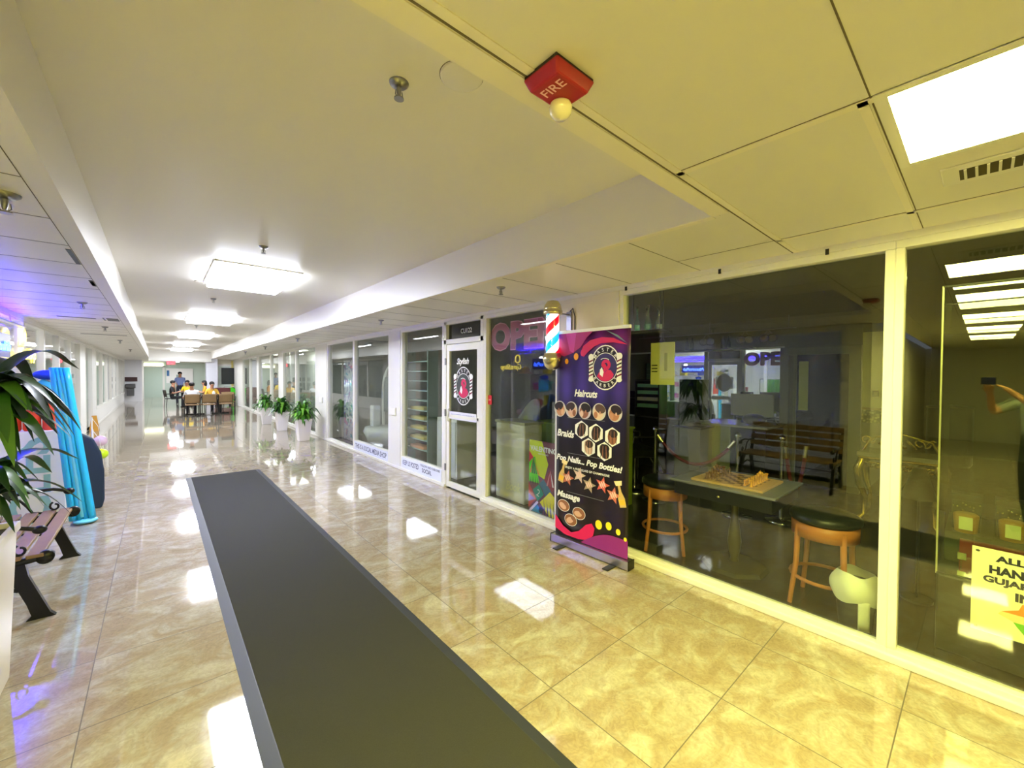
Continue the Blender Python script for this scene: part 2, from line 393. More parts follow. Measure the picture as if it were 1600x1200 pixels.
# lettering strips along the two bottom rails
def strip(win, y0, y1, parts, name):
    m = MB(); L = (y1-y0); m.poly([(-L/2, 0), (L/2, 0), (L/2, .185), (-L/2, .185)], mat((226, 230, 246), .5))
    for t, x, z, wd, h in parts: m.text(t, .1, x, z, mat((62, 66, 110), .5), width=wd, height=h, bold=.02)
    o = m.build(name, win, loc=(-.054, (y0+y1)/2-win.location.y, .05), rotz=RX); return o
strip(w5, 7.17, 8.88, [('THIS IS A SOCIAL MEDIA SHOP', 0, .095, 1.58, .10)], 'lettering_strip')
strip(w4, 5.29, 6.61, [('KEEP US POSTED', -.33, .1, .56, .085), ('FOLLOW AND SUBSCRIBE', .32, .15, .6, .035), ('SOCIAL', .22, .075, .3, .07)], 'lettering_strip')
# red sticker on the frame beside the door
o = MB(); o.poly([(-.05, -.06), (.05, -.06), (.05, .06), (-.05, .06)], mat((222, 40, 50), .5)); o.text('PUSH', .04, 0, 0, WT, width=.06); o.build('push_sticker', w3, loc=(-.012, 1.255, 1.335), rotz=RX, label='red sticker with white lettering')

# right rooms behind the glass
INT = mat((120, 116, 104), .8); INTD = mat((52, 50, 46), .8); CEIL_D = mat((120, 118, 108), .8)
wallbox('wall_shop_back', 7.62, 7.75, .78, 7.1, 0, 2.7, m=INT)
wallbox('wall_shop_side', 3.33, 7.75, 6.98, 7.08, 0, 2.7, m=INT)
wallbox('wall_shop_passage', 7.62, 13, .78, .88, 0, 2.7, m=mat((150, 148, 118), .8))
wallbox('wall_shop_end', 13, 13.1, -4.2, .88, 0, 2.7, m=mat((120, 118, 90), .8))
wallbox('wall_shop_south', 3.3, 13, -4.3, -4.2, 0, 2.7, m=INT)
struct('ceiling_shop', MB().box(3.3, 13.1, -4.2, 7.08, 2.62, 2.7, CEIL_D))
UN = mat((150, 158, 150), .7)
wallbox('wall_studio_back', 6.2, 6.3, 7.08, 11.3, 0, 2.7, m=UN); wallbox('wall_studio_side', 3.33, 6.3, 11.2, 11.3, 0, 2.7, m=UN)
struct('ceiling_studio', MB().box(3.3, 6.3, 7.08, 24.5, 2.62, 2.7, mat((205, 205, 200), .8)))
wallbox('wall_unit_back', 4.9, 5.0, 11.3, 24.5, 0, 2.7, m=mat((214, 222, 216), .7)); wallbox('wall_unit_side', 3.33, 5, 24.4, 24.5, 0, 2.7)
# curtains of the far right units
def curtain(x, y0, y1, z0, z1, col, label, n=10, cat='curtain', amp=.03):
    m = MB(); m.surf(lambda u, v: (amp*sin(u*n*2*pi)+amp*.4*sin(u*n*5), (u-.5)*(y1-y0), z0+(z1-z0)*v), n*8, 1, mat(col, .8))
    m.box(-.015, .015, -(y1-y0)/2, (y1-y0)/2, z1, 2.62, FRAME); m.build('curtain', loc=(x, (y0+y1)/2, 0), solid=.004); return tag(COL.objects[-1], label, cat)
curtain(3.9, 12.0, 13.7, .1, 2.4, (208, 226, 214), 'pale green curtain in the glazed bay beside the far white pier', 9)
curtain(3.9, 17.8, 19.8, .1, 2.4, (206, 214, 204), 'pale curtain behind the narrow bay past the third planter', 9)

# left side: storefronts
LXP = -1.5
struct('trim_6', MB().box(-1.62, -1.46, 1.3, 33, 2.41, CZ+.01, FRAME))
struct('trim_7', MB().box(-1.56, -1.47, 1.3, 33, 0, .06, FRAME))
LG = glass_mat((.93, .95, .95), .05)
def lpane(n, y0, y1, z0=.06, mull=(), knee=None):
    return pane('window_%d' % n, y0, y1, z0=z0, z1=2.38, x=LXP-.02, fw=.05, side=-1, glass=LG, mull=mull, knee=knee)
n = 20
ys = [1.4, 3.3, 5.2, 7.1, 9.2, 10.6, 12.0, 13.4, 14.9]
for a, b in zip(ys, ys[1:]): lpane(n, a, b); n += 1
m = MB()
for z in (1.9, ): pass
struct('wall_left_1', MB().box(-1.6, -1.48, 14.9, 15.9, 0, 2.42, WHITE))
struct('wall_left_2', MB().box(-1.6, -1.48, 17.4, 18.4, 0, 2.42, WHITE))
lpane(n, 15.9, 17.4); n += 1
ys = [18.4, 20.3, 22.2, 24.1, 26.0, 27.9, 29.8, 31.7, 33.0]
struct('wall_left_3', MB().box(-1.58, -1.48, 18.4, 33, 0, .5, WHITE))
for a, b in zip(ys, ys[1:]): lpane(n, a, b, z0=.56, knee=.5); n += 1
t = thing('standing_board', 'tall dark blue panel standing behind the glass on the left side', 'panel', (-1.70, 16.6, 0), LX)
MB().box(-.62, .62, -.02, .02, .5, 2.12, mat((54, 96, 128), .6)).build('board', t); MB().box(-.62, .62, -.02, .02, 0, .5, mat((216, 200, 150), .7)).build('plinth', t)
LW = mat((232, 232, 228), .8)
wallbox('wall_left_unit_back', -4.6, -4.5, 1.3, 33, 0, 2.7, m=LW)
wallbox('wall_left_unit_south', -4.6, -1.5, 1.2, 1.3, 0, 2.7, m=LW)
wallbox('wall_left_unit_north', -4.6, -1.5, 33, 33.1, 0, 2.7, m=LW)
wallbox('wall_left_unit_mid', -4.6, -1.62, 9.9, 10, 0, 2.7, m=LW)
struct('ceiling_left_unit', MB().box(-4.6, -1.5, 1.2, 33.1, 2.62, 2.7, LW))
struct('wall_left_4', MB().box(-1.62, -1.44, 1.2, 1.4, 0, 2.47, PAINT))
# crossing hall that leaves to the left, and the wall behind the camera
wallbox('wall_crossing_north', -10, -1.5, 1.1, 1.2, 0, 2.5); wallbox('wall_crossing_end', -10.1, -10, -4.2, 1.2, 0, 2.5)
wallbox('wall_south', -10, 3.3, -4.3, -4.2, 0, 2.5)
# far end
GREENW = mat((196, 210, 196), .6)
wallbox('wall_end', -1.6, 3.4, 38, 38.1, 0, 2.47, m=GREENW)
wallbox('wall_end_left', -1.6, -.72, 33.0, 33.15, 0, 2.47, m=mat((228, 228, 230), .7)); wallbox('wall_end_left_return', -.80, -.72, 33.1, 38, 0, 2.47)
wallbox('wall_end_column', 1.95, 2.45, 27.2, 27.7, 0, 2.47, m=mat((224, 224, 232), .6))
wallbox('wall_end_right', 2.45, 3.4, 27.6, 27.7, 0, 2.47, m=mat((226, 220, 196), .6)); wallbox('wall_end_right_return', 3.2, 3.33, 27.7, 38, 0, 2.47)
struct('trim_8', MB().box(-.34, 2.16, 27.0, 27.12, 2.3, 2.47, FRAME))
t = thing('door_2', 'pale green double door in the end wall', None, (-.25, 37.99, 0), 0, None, 'structure')
m = MB(); m.box(-.62, -.5, -.05, 0, 0, 2.2, FRAME); m.box(.5, .62, -.05, 0, 0, 2.2, FRAME); m.box(-.62, .62, -.05, 0, 2.12, 2.2, FRAME); m.build('door_frame', t)
MB().box(-.5, .5, -.03, 0, 0, 2.1, mat((190, 208, 192), .5)).build('door_leaf', t)
m = MB(); m.box(-.55, .55, -.04, -.02, 2.2, 2.38, emat((1, 1, .7), 1.2)); m.build('transom_pane', t)  # transom pane is given its own glow, though it is no lamp
t = thing('door_3', 'white framed doorway in the wall under the wall screen', None, (2.85, 27.6, 0), 0, None, 'structure')
m = MB(); m.box(-.42, -.34, -.05, 0, 0, 2.2, FRAME); m.box(.26, .34, -.06, 0, 0, 2.4, mat((232, 214, 120), .6)); m.box(-.42, .34, -.05, 0, 2.1, 2.2, FRAME); m.build('door_frame', t)
MB().box(-.34, .26, -.02, 0, 0, 2.1, mat((214, 224, 214), .5)).build('door_leaf', t)
t = thing('notice_board', 'large white wall board at the far end beside the exit sign', 'board', (1.2, 37.96, 1.5))
MB().box(-.75, .75, -.03, 0, -.5, .55, WHITE).build('board', t); MB().box(-.2, .1, -.035, -.03, -.15, .1, mat((150, 165, 160), .6)).build('printed_sheet', t)
MB().box(-.72, -.58, -.035, -.03, 0, .4, mat((60, 110, 160), .6)).build('printed_strip', t)

# ------------------------------------------------------------------ lamps and ceiling fittings
def troffer(cx, cy, w, l, z, col, st, label, group, surf=True, name='ceiling_light'):
    t = thing(name, label, 'ceiling light', (cx, cy, z), 0, group)
    d = .07 if surf else .006
    m = MB(); f = .03
    if surf:
        m.box(-w/2-f, w/2+f, -l/2-f, l/2+f, -.015, 0, FRAME); m.build('frame', t); MB().box(-w/2, w/2, -l/2, l/2, -d, -.015, emat(col, st)).build('diffuser', t, bevel=.012); return t
    m.box(-w/2-f, w/2+f, -l/2-f, -l/2, -d, 0, FRAME); m.box(-w/2-f, w/2+f, l/2, l/2+f, -d, 0, FRAME)
    m.box(-w/2-f, -w/2, -l/2, l/2, -d, 0, FRAME); m.box(w/2, w/2+f, -l/2, l/2, -d, 0, FRAME); m.box(-w/2-f, w/2+f, -l/2-f, l/2+f, -.002, 0, FRAME)
    m.build('frame', t)
    MB().box(-w/2, w/2, -l/2, l/2, -d+.002, -.003, emat(col, st)).build('diffuser', t)
    return t
far_lbl = ['bright white ceiling panel nearest the camera in the recessed corridor ceiling', 'second white panel light along the recessed corridor ceiling', 'third white panel light along the recessed corridor ceiling', 'fourth white panel light along the recessed corridor ceiling', 'fifth white panel light, farthest in the recessed corridor ceiling']
for i, y in enumerate((5.9, 10.8, 15.6, 20.4, 25.0)):
    troffer(.87, y, .78, 1.3, RZ, FAR_COL, L_FAR, far_lbl[i], 'white corridor ceiling panels')
troffer(1.9, -.08, .56, .56, CZ, NEAR_COL, L_NEAR, 'large yellow white light panel set in the low ceiling above the shop window', 'yellow ceiling panels of the crossing', surf=False)
for i, x in enumerate((.3, -1.6, -3.5, -5.4)):
    troffer(x, -.08, .56, .56, CZ, NEAR_COL, L_NEAR*(.7 if i else .6), ['yellow ceiling panel above and behind the camera', 'yellow ceiling panel over the side hall, first of three', 'yellow ceiling panel over the side hall, second of three', 'yellow ceiling panel over the side hall, farthest'][i], 'yellow ceiling panels of the crossing', surf=False)
troffer(.8, 31, .6, 1.2, CZ, FAR_COL, 10, 'added white panel brightening the end wall, in the low ceiling beyond the exit sign', None, surf=False); troffer(.8, 35.5, .6, 1.2, CZ, FAR_COL, 10, 'farthest added white panel, brightening the end wall from right before it', None, surf=False)  # both panels are added to brighten the far end
# lamps inside the left units, the studio and the far right units
for i, (x, y, st) in enumerate(((-3, 4.5, 5), (-3, 8.0, 5), (-3, 12.5, 3.2), (-3, 17, 2.8), (-3, 22, 2.5), (-3, 28, 2.5), (4.2, 12.8, 3), (4.2, 18, 3), (4.2, 22.5, 3), (4.9, 8.4, 1.2))):
    troffer(x, y, .6, 1.2, 2.62, (1, .98, .95), st, 'white panel light inside the shop unit %s' % ['near the bench', 'with the neon signs', 'after the neon signs', 'with the blue panel', 'behind the low white wall', 'at the far left', 'with the green curtain', 'beyond the three planters', 'at the far right', 'with the photo booth'][i], 'panel lights inside the shop units', surf=False)
# sprinklers
def sprinkler(loc, label, big=1):
    t = thing('fire_sprinkler', label, 'sprinkler', loc, 0, 'ceiling sprinklers')
    k = big
    MB().lathe([(.036*k, 0), (.034*k, -.006*k), (.022*k, -.016*k), (.010*k, -.018*k)], (0, 0, 0), STEEL).build('escutcheon', t)
    m = MB(); m.lathe([(.009*k, -.014*k), (.008*k, -.035*k), (.005*k, -.05*k)], (0, 0, 0), STEEL, 10); m.lathe([(.018*k, -.056*k), (.018*k, -.060*k)], (0, 0, 0), STEEL, 14)
    m.tube([(-.012*k, 0, -.03*k), (-.014*k, 0, -.045*k), (-.004*k, 0, -.056*k)], .002*k, STEEL, 6); m.tube([(.012*k, 0, -.03*k), (.014*k, 0, -.045*k), (.004*k, 0, -.056*k)], .002*k, STEEL, 6)
    m.build('head', t); return t
spr = [((.75, 1.58, RZ), 'chrome sprinkler in the smooth ceiling beside the round white cap', 1.1), ((.75, 4.4, RZ), 'small sprinkler just before the nearest white ceiling panel', 1.1),
       ((.67, 7.95, RZ), 'small sprinkler between the first and second white panels', 1.1), ((.72, 12.6, RZ), 'sprinkler between the second and third white panels', 1.1),
       ((2.42, 2.96, CZ), 'sprinkler above the shop window beside the striped pole', 1.2), ((2.53, 5.92, CZ), 'sprinkler in the right soffit before the tall white piers', 1.2),
       ((2.4, 10.2, CZ), 'sprinkler in the right soffit above the nearest planter', 1.4), ((2.4, 13.9, CZ), 'sprinkler in the right soffit above the third planter', 1.5), ((2.4, 17.5, CZ), 'farthest sprinkler in the right soffit', 1.6),
       ((-.53, 2.98, CZ), 'large sprinkler at the left edge of the left soffit', 1.5), ((-.66, 6.9, CZ), 'sprinkler in the violet lit left soffit', 1.3), ((-.7, 10.2, CZ), 'sprinkler in the left soffit after the violet light', 1.3),
       ((-.7, 14, CZ), 'sprinkler farther along the left soffit', 1.4), ((-.7, 19, CZ), 'farthest sprinkler in the left soffit', 1.4)]
for a, l, k in spr: sprinkler(a, l, k)
def cap(loc, r, label):
    t = thing('round_access_cover', label, 'access cover', loc)
    MB().lathe([(r, 0), (r*.99, -.005), (r*.9, -.008), (0, -.009)], (0, 0, 0), CW, 36).build('disc', t); MB().lathe([(r+.002, .0), (r+.002, -.0015)], (0, 0, 0), SEAM, 36).build('edge_gap', t)
cap((.92, 1.38, RZ), .085, 'flat round white cap in the ceiling near the red fire strobe')
cap((.47, 6.6, RZ), .11, 'round white cap left of the nearest bright panel')
# fire strobe
t = thing('fire_alarm_strobe', 'red ceiling fire alarm with a clear strobe dome', 'fire alarm', (.85, .79, CZ), radians(0))
m = MB(); R1 = mat((168, 22, 38), .4)
m.prism([(-.075, 0), (.075, 0), (.075, -.012), (-.075, -.012)], -.06, .06, BLACK); m.build('back_plate', t)
m = MB(); m.frustum((0, 0), (.062, .052), (.078, .066), -.042, -.008, R1); m.build('housing', t, bevel=.006)
m = MB(); m.lathe([(.030, -.04), (.034, -.052), (.030, -.07), (.018, -.082), (0, -.086)], (.038, .028, 0), mat((235, 225, 190), .05, 0, 0, 0, 20, 0, 1), 20); m.build('strobe_dome', t)
m = MB(); m.text('FIRE', .03, 0, 0, mat((250, 200, 200), .5), width=.075, bold=.01); o = m.build('lettering', t, loc=(-.028, -.005, -.0432)); o.rotation_euler = (radians(90), 0, radians(-90))
# vent
t = thing('ceiling_vent', 'long slotted white air vent beside the yellow light panel', 'vent', (2.45, -.32, CZ))
m = MB(); m.box(-.105, .105, -.45, .45, -.008, 0, FRAME); m.build('frame', t, bevel=.003)
MB().box(-.06, .06, -.40, .40, -.0095, -.008, mat((70, 62, 30), .7)).build('backing', t)
m = MB(); [m.box(-.06, .06, -.40+k*.03, -.392+k*.03, -.013, -.009, FRAME) for k in range(27)]; m.build('slats', t)
# small black clips along the header
for i, y in enumerate((.66, 1.31, 2.12)):
    o = MB().bx((0, 0, 0), (.01, .018, .035), BLACK).build('window_clip', loc=(3.183, y, 2.435)); tag(o, ['small black clip on the header at the post', 'small black clip above the chess table', 'small black clip above the bottles'][i], 'clip', 'clips on the window header')
# exit sign, violet strip and neon
t = thing('exit_sign', 'small red lit exit sign hanging at the far end of the corridor', 'exit sign', (.55, 28.5, 2.24))
MB().box(-.2, .2, -.03, .03, -.12, .12, WHITE).build('housing', t, bevel=.01)
m = MB(); m.text('EXIT', .2, 0, 0, emat((1, .02, .06), 1.6), width=.34, height=.16, bold=.02, y=-.034); m.build('lettering', t); MB().box(-.005, .005, -.005, .005, .12, .25, BLACK).build('stem', t)
t = thing('led_strip_light', 'glowing violet light strip with an added channel above the left shop window', 'led strip', (-1.43, 6.9, 2.29))
MB().box(-.012, .012, -1.95, 1.95, 0, .008, emat((.012, .0, 1), L_VIOLET)).build('led_strip', t)
m = MB(); m.box(-.03, .03, -1.97, 1.97, -.008, -.001, FRAME); m.box(.024, .030, -1.97, 1.97, -.004, .006, FRAME); [m.box(-.04, -.028, y-.02, y+.02, -.008, .12, FRAME) for y in (-1.5, 0, 1.5)]; m.build('shield', t)  # shield added so the violet strip lights upward only
def neon(name, y, z, parts, col, st, label):
    t = thing(name, label, 'neon sign', (-1.44, y, z), LX)
    m = MB(); em = emat(col, st)
    for s, size, x, zz, w, b in parts:
        m.text(s, size, x, zz, em, width=w, bold=b, shear=.3, y=0)
    return t, m, em
t, m, em = neon('neon_sign', 9.25, 1.93, [('GyroShop', .2, -.02, -.03, .92, -.002)], (1, .78, .02), 1.5, 'yellow neon sign lettering in the left shop window')
m.tube([(-.33+.1*cos(a*pi/12), 0, .22+.11*sin(a*pi/12)) for a in range(25)], .012, em, 8); m.build('tubing', t, solid=.012); MB().box(-.52, .52, .012, .018, -.2, .36, glass_mat((.95, .95, .95), .04)).build('backing', t)
t, m, em = neon('neon_sign', 7.82, 1.98, [('MaestroPub', .2, 0, 0, .85, -.002)], (.01, .10, 1), 3.5, 'blue neon sign lettering in the left shop window')
m.build('tubing', t, solid=.012); MB().box(-.5, .5, .012, .018, -.14, .16, mat((20, 20, 140), .3)).build('backing', t)
for y, z, l in ((8.35, 2.16, 'white hanging globe bulb over the blue neon sign'), (10.1, 2.12, 'white hanging globe bulb past the yellow neon sign')):
    t = thing('pendant_bulb', l, 'lamp', (-1.85, y, z), 0, 'pendant bulbs in the left window'); MB().ball((0, 0, 0), .07, emat((1, .98, .95), 6)).build('globe', t); MB().cyl((0, 0, .06), (0, 0, .46), .006, BLACK).build('cord', t); MB().cyl((0, 0, .06), (0, 0, .13), .03, BLACK).build('socket', t)
# ------------------------------------------------------------------ corridor objects
t = thing('floor_mat', 'long dark grey runner mat on the polished tiles', 'mat', (.82, 3.6, 0))
m = MB()
m.frustum((0, 0), (.5, 4.62), (.44, 4.56), .0, .010, mat((50, 53, 60), .45)); m.build('border', t)
def mat_mat():
    m = mat((50, 50, 44), .95, 0, 0, .35, 420, .8, 0, 'runner'); return m
MB().box(-.435, .435, -4.555, 4.555, .009, .013, mat_mat()).build('pile', t)
# roll up banner
BN = thing('roll_up_banner', 'tall black and purple roll-up banner listing barber services, before the shop window', 'banner', (3.0, 2.36, 0), RX+radians(2))
AL = mat((190, 188, 184), .3, 1); bw, bh = .81, 2.0
m = MB(); m.box(-.43, .43, -.045, .045, .012, .085, AL); m.box(-.436, -.43, -.05, .05, .008, .09, BLACK); m.box(.43, .436, -.05, .05, .008, .09, BLACK); m.build('base', BN, bevel=.006)
for s in (-1, 1): MB().box(s*.28-.03, s*.28+.03, -.16, .12, 0, .012, mat((45, 45, 48), .5)).build('foot', BN, bevel=.004)
MB().box(-.405, .405, -.012, .012, 2.055, 2.085, mat((240, 240, 240), .3)).build('top_rail', BN, bevel=.003)
MB().cyl((0, .03, .08), (0, .03, 2.06), .008, AL).build('support_pole', BN)
def banner_mat():
    m = bpy.data.materials.new('banner_print'); m.use_nodes = True; nt = m.node_tree; b = nt.nodes['Principled BSDF']; N = nt.nodes.new
    tc = N('ShaderNodeTexCoord'); sp = N('ShaderNodeSeparateXYZ'); nt.links.new(tc.outputs['Object'], sp.inputs[0])
    mr = N('ShaderNodeMapRange'); mr.inputs[1].default_value = .08; mr.inputs[2].default_value = 2.06; nt.links.new(sp.outputs[2], mr.inputs[0])
    cr = N('ShaderNodeValToRGB'); nt.links.new(mr.outputs[0], cr.inputs[0]); e = cr.color_ramp.elements
    e[0].position = 0; e[0].color = lin((34, 20, 22)); e[1].position = 1; e[1].color = lin((96, 20, 110))
    for p, c in ((.45, (24, 14, 22)), (.62, (26, 18, 60)), (.72, (62, 40, 140)), (.88, (58, 34, 120)), (.95, (120, 30, 140))): q = e.new(p); q.color = lin(c)
    wv = N('ShaderNodeTexWave'); wv.inputs['Scale'].default_value = 1.6; wv.inputs['Distortion'].default_value = 2; mp = N('ShaderNodeMapping'); mp.inputs['Scale'].default_value = (1, 1, .12)
    nt.links.new(tc.outputs['Object'], mp.inputs[0]); nt.links.new(mp.outputs[0], wv.inputs[0])
    k = N('ShaderNodeMapRange'); k.inputs[3].default_value = .45; k.inputs[4].default_value = 1.1; nt.links.new(wv.outputs[1], k.inputs[0])
    vs = N('ShaderNodeVectorMath'); vs.operation = 'SCALE'; nt.links.new(cr.outputs[0], vs.inputs[0]); nt.links.new(k.outputs[0], vs.inputs['Scale'])
    nt.links.new(vs.outputs[0], b.inputs['Base Color']); b.inputs['Roughness'].default_value = .35
    return m
MB().surf(lambda u, v: ((u-.5)*bw, -.004+.004*sin(u*11+v*3), .085+v*1.97), 20, 10, banner_mat()).build('printed_panel', BN, solid=.001)
def U(u): return (u-.5)*bw
def V(v): return 2.065-v*1.985
def C(r, g, b): return mat((r, g, b), .5)
m = MB(); OR, YE, MG, PU, BK = C(240, 160, 30), C(250, 232, 40), C(226, 24, 96), C(150, 40, 130), C(20, 12, 14)
m.poly([(U(a), V(b)) for a, b in ((0, .0), (.0, .10), (.12, .115), (.25, .10), (.36, .075), (.45, .03), (.55, 0))], C(170, 30, 120))
m.poly([(U(a), V(b)) for a, b in ((.14, 0), (.2, .09), (.26, .1), (.3, 0))], C(200, 60, 170))
m.poly([(U(a), V(b)) for a, b in ((.37, .115), (.36, .10), (.40, .07), (.5, .045), (.65, .035), (.8, .042), (.97, .075), (.8, .062), (.65, .062), (.55, .075), (.46, .10), (.41, .12))], C(214, 30, 90))
m.poly([(U(a), V(b)) for a, b in ((.7, .005), (.97, .07), (.85, .03))], C(110, 130, 150))
for a, b, r in ((.05, .145, .018), (.16, .14, .028), (.30, .118, .036)): m.disc(U(a), V(b), r*.8*1.0, r, BK); m.disc(U(a), V(b), r*.75, r*.9, OR)
m.build('artwork_top', BN, loc=(0, -.0095, 0))
m = MB(); emblem(m, 0, 0, .20, C(22, 14, 34), WT, PK, None, C(50, 40, 110)); m.build('emblem', BN, loc=(U(.70), -.013, V(.172)))
for tx, a, b, w, h in (('Haircuts', .44, .292, .26, .07), ('Braids', .15, .49, .21, .07), ('Pop Nails... Pop Bottles!', .47, .617, .74, .075), ('Massage', .2, .795, .28, .08)):
    m = MB(); m.text(tx, .1, 0, 0, WT, width=w, height=h, bold=.035, shear=.25, rot=-.02); m.build('heading', BN, loc=(U(a), -.0105, V(b)))
m = MB(); m.text('ENJOY A FREE GLASS OF CHAMPAGNE', .05, 0, 0, WT, width=.5, height=.028, bold=.02); m.build('subheading', BN, loc=(U(.46), -.0105, V(.655)))
for a in (.412, .583, .772): MB().poly([(U(.18), -.0015), (U(.70), -.0015), (U(.70), .0015), (U(.18), .0015)], C(150, 150, 150)).build('divider_line', BN, loc=(0, -.0105, V(a)))
SK = [C(196, 140, 110), C(224, 180, 150), C(150, 96, 70), C(226, 196, 170), C(180, 120, 90)]; HR = [C(40, 26, 24), C(60, 44, 36), C(26, 20, 20), C(90, 66, 50)]
for i, (a, fl) in enumerate(((.06, 1), (.235, 1), (.43, -1), (.625, -1), (.83, -1))):     # five round haircut pictures
    x, z, r = U(a), V(.372), .072; m = MB()
    m.disc(x, z, r, r*1.08, C(206, 200, 200)); m.disc(x+.008*fl, z-.012, r*.72, r*.8, SK[i]); m.disc(x-.012*fl, z+.028, r*.78, r*.55, HR[i % 4], rot=.3*fl); m.disc(x+.035*fl, z-.03, r*.28, r*.42, SK[(i+1) % 5]); m.disc(x-.012*fl, z-.008, r*.12, r*.2, SK[(i+2) % 5]); m.build('haircut_picture', BN, loc=(0, -.011, 0))
for i, (a, b) in enumerate(((.385, .463), (.585, .47), (.80, .478), (.485, .54), (.70, .548))):   # five hexagons of braids
    m = MB(); x, z, r = U(a), V(b), .086; hx = [(x+r*sin(k*pi/3), z+r*cos(k*pi/3)) for k in range(6)]
    m.poly([(x+(p-x)*1.0, z+(q-z)*1.0) for p, q in hx], WT); m.disc(x, z, r*.55, r*.8, SK[i] if i in (2, 3) else HR[i % 3], rot=.2*(i-2)); m.disc(x+.01, z+.03, r*.5, r*.42, HR[(i+1) % 3])
    for k in range(-2, 3): m.poly([(x+k*.016, z+.05), (x+k*.016+.005, z+.05), (x+k*.02+.005, z-.06), (x+k*.02, z-.06)], SK[4] if k % 2 else HR[2])
    m.build('braids_picture', BN, loc=(0, -.011, 0))
for i, (a, b, cc) in enumerate(((.19, .705, (196, 110, 90)), (.36, .68, (214, 190, 180)), (.50, .715, (170, 150, 130)), (.68, .70, (220, 100, 80)), (.82, .735, (214, 120, 100)))):
    m = MB(); x, z = U(a), V(b); m.poly([(x+(.078 if k % 2 == 0 else .034)*sin(k*pi/5+.2), z+(.078 if k % 2 == 0 else .034)*cos(k*pi/5+.2)) for k in range(10)], C(*cc))
    for k in range(3): m.disc(x-.02+k*.02, z-.005+k*.008, .008, .03, C(236, 200, 190), rot=.5)
    m.build('nails_picture', BN, loc=(0, -.011, 0))
for a, b, rt in ((.10, .695, -.25), (.92, .74, .25)):                                   # two champagne bottles
    m = MB(); x, z = U(a), V(b)
    def rp(p): return [(x+u*cos(rt)-w*sin(rt), z+u*sin(rt)+w*cos(rt)) for u, w in p]
    m.poly(rp([(-.032, -.075), (.032, -.075), (.034, .0), (.014, .055), (.012, .11), (-.012, .11), (-.014, .055), (-.034, 0)]), C(214, 180, 110)); m.poly(rp([(-.028, -.055), (.028, -.055), (.028, -.01), (-.028, -.01)]), C(240, 190, 50)); m.poly(rp([(-.03, .11), (.03, .11), (.04, .15), (-.04, .15)]), C(240, 220, 160)); m.build('bottle_picture', BN, loc=(0, -.011, 0))
for i, (a, b) in enumerate(((.13, .845), (.36, .862), (.24, .905))):
    m = MB(); x, z = U(a), V(b); m.disc(x, z, .075, .058, WT); m.disc(x, z, .07, .053, C(150, 96, 60)); m.disc(x-.01, z-.005, .045, .028, SK[1], rot=.4*(i-1)); m.disc(x+.03, z+.02, .03, .018, SK[2], rot=-.5); m.build('massage_picture', BN, loc=(0, -.011, 0))
m = MB()
m.poly([(U(a), V(b)) for a, b in ((.0, .965), (.0, .90), (.12, .945), (.25, .965), (.36, .945), (.46, .905), (.54, .89), (.58, .91), (.56, .945), (.48, .975), (.35, .985), (.15, .985))], MG)
m.poly([(U(.40+.6*k/12), V(.99-.075*sin(min(1, k/9)*pi/1.9)-(.0))) for k in range(13)] + [(U(1), V(.995)), (U(.40), V(.995))], PU)
for a, b, r in ((.635, .885, .042), (.765, .877, .036), (.885, .89, .027), (.972, .912, .018)): m.disc(U(a), V(b), r*.85, r, YE)
m.build('artwork_bottom', BN, loc=(0, -.0095, 0))
# barber pole
BP = thing('barber_pole', 'red white and blue barber pole with gold domes, lit, on the wall pier', 'barber pole', (2.93, 2.78, 0))
m = MB(); m.lathe([(.085, 2.245), (.095, 2.25), (.095, 2.285), (.085, 2.29), (.088, 2.30), (.08, 2.34), (.055, 2.375), (.0, 2.39)], (0, 0, 0), BRASS, 28); m.build('top_dome', BP)
m = MB(); m.lathe([(0, 1.70), (.04, 1.71), (.075, 1.74), (.09, 1.785), (.095, 1.80), (.095, 1.84), (.085, 1.845), (.08, 1.87)], (0, 0, 0), BRASS, 28); m.build('bottom_dome', BP)
m = bpy.data.materials.new('striped_cylinder'); m.use_nodes = True; nt = m.node_tree; b = nt.nodes['Principled BSDF']; N = nt.nodes.new; Lk = nt.links.new
tc = N('ShaderNodeTexCoord'); sp = N('ShaderNodeSeparateXYZ'); Lk(tc.outputs['Object'], sp.inputs[0])
at = N('ShaderNodeMath'); at.operation = 'ARCTAN2'; Lk(sp.outputs[1], at.inputs[0]); Lk(sp.outputs[0], at.inputs[1])
d1 = N('ShaderNodeMath'); d1.operation = 'MULTIPLY'; Lk(at.outputs[0], d1.inputs[0]); d1.inputs[1].default_value = -1/pi
zz = N('ShaderNodeMath'); zz.operation = 'MULTIPLY'; Lk(sp.outputs[2], zz.inputs[0]); zz.inputs[1].default_value = 6.0
ad = N('ShaderNodeMath'); ad.operation = 'ADD'; Lk(d1.outputs[0], ad.inputs[0]); Lk(zz.outputs[0], ad.inputs[1])
a2 = N('ShaderNodeMath'); a2.operation = 'ADD'; a2.inputs[1].default_value = 21.05; Lk(ad.outputs[0], a2.inputs[0])
h = N('ShaderNodeMath'); h.operation = 'MULTIPLY'; h.inputs[1].default_value = .5; Lk(a2.outputs[0], h.inputs[0]); fr = N('ShaderNodeMath'); fr.operation = 'FRACT'; Lk(h.outputs[0], fr.inputs[0])
cr = N('ShaderNodeValToRGB'); cr.color_ramp.interpolation = 'CONSTANT'; Lk(fr.outputs[0], cr.inputs[0]); e = cr.color_ramp.elements
e[0].position = 0; e[0].color = (1, 1, 1, 1); e[1].position = .2; e[1].color = (.9, .0, .01, 1)
for p, c in ((.45, (1, 1, 1, 1)), (.70, (0, .28, .9, 1)), (.95, (1, 1, 1, 1))): q = e.new(p); q.color = c
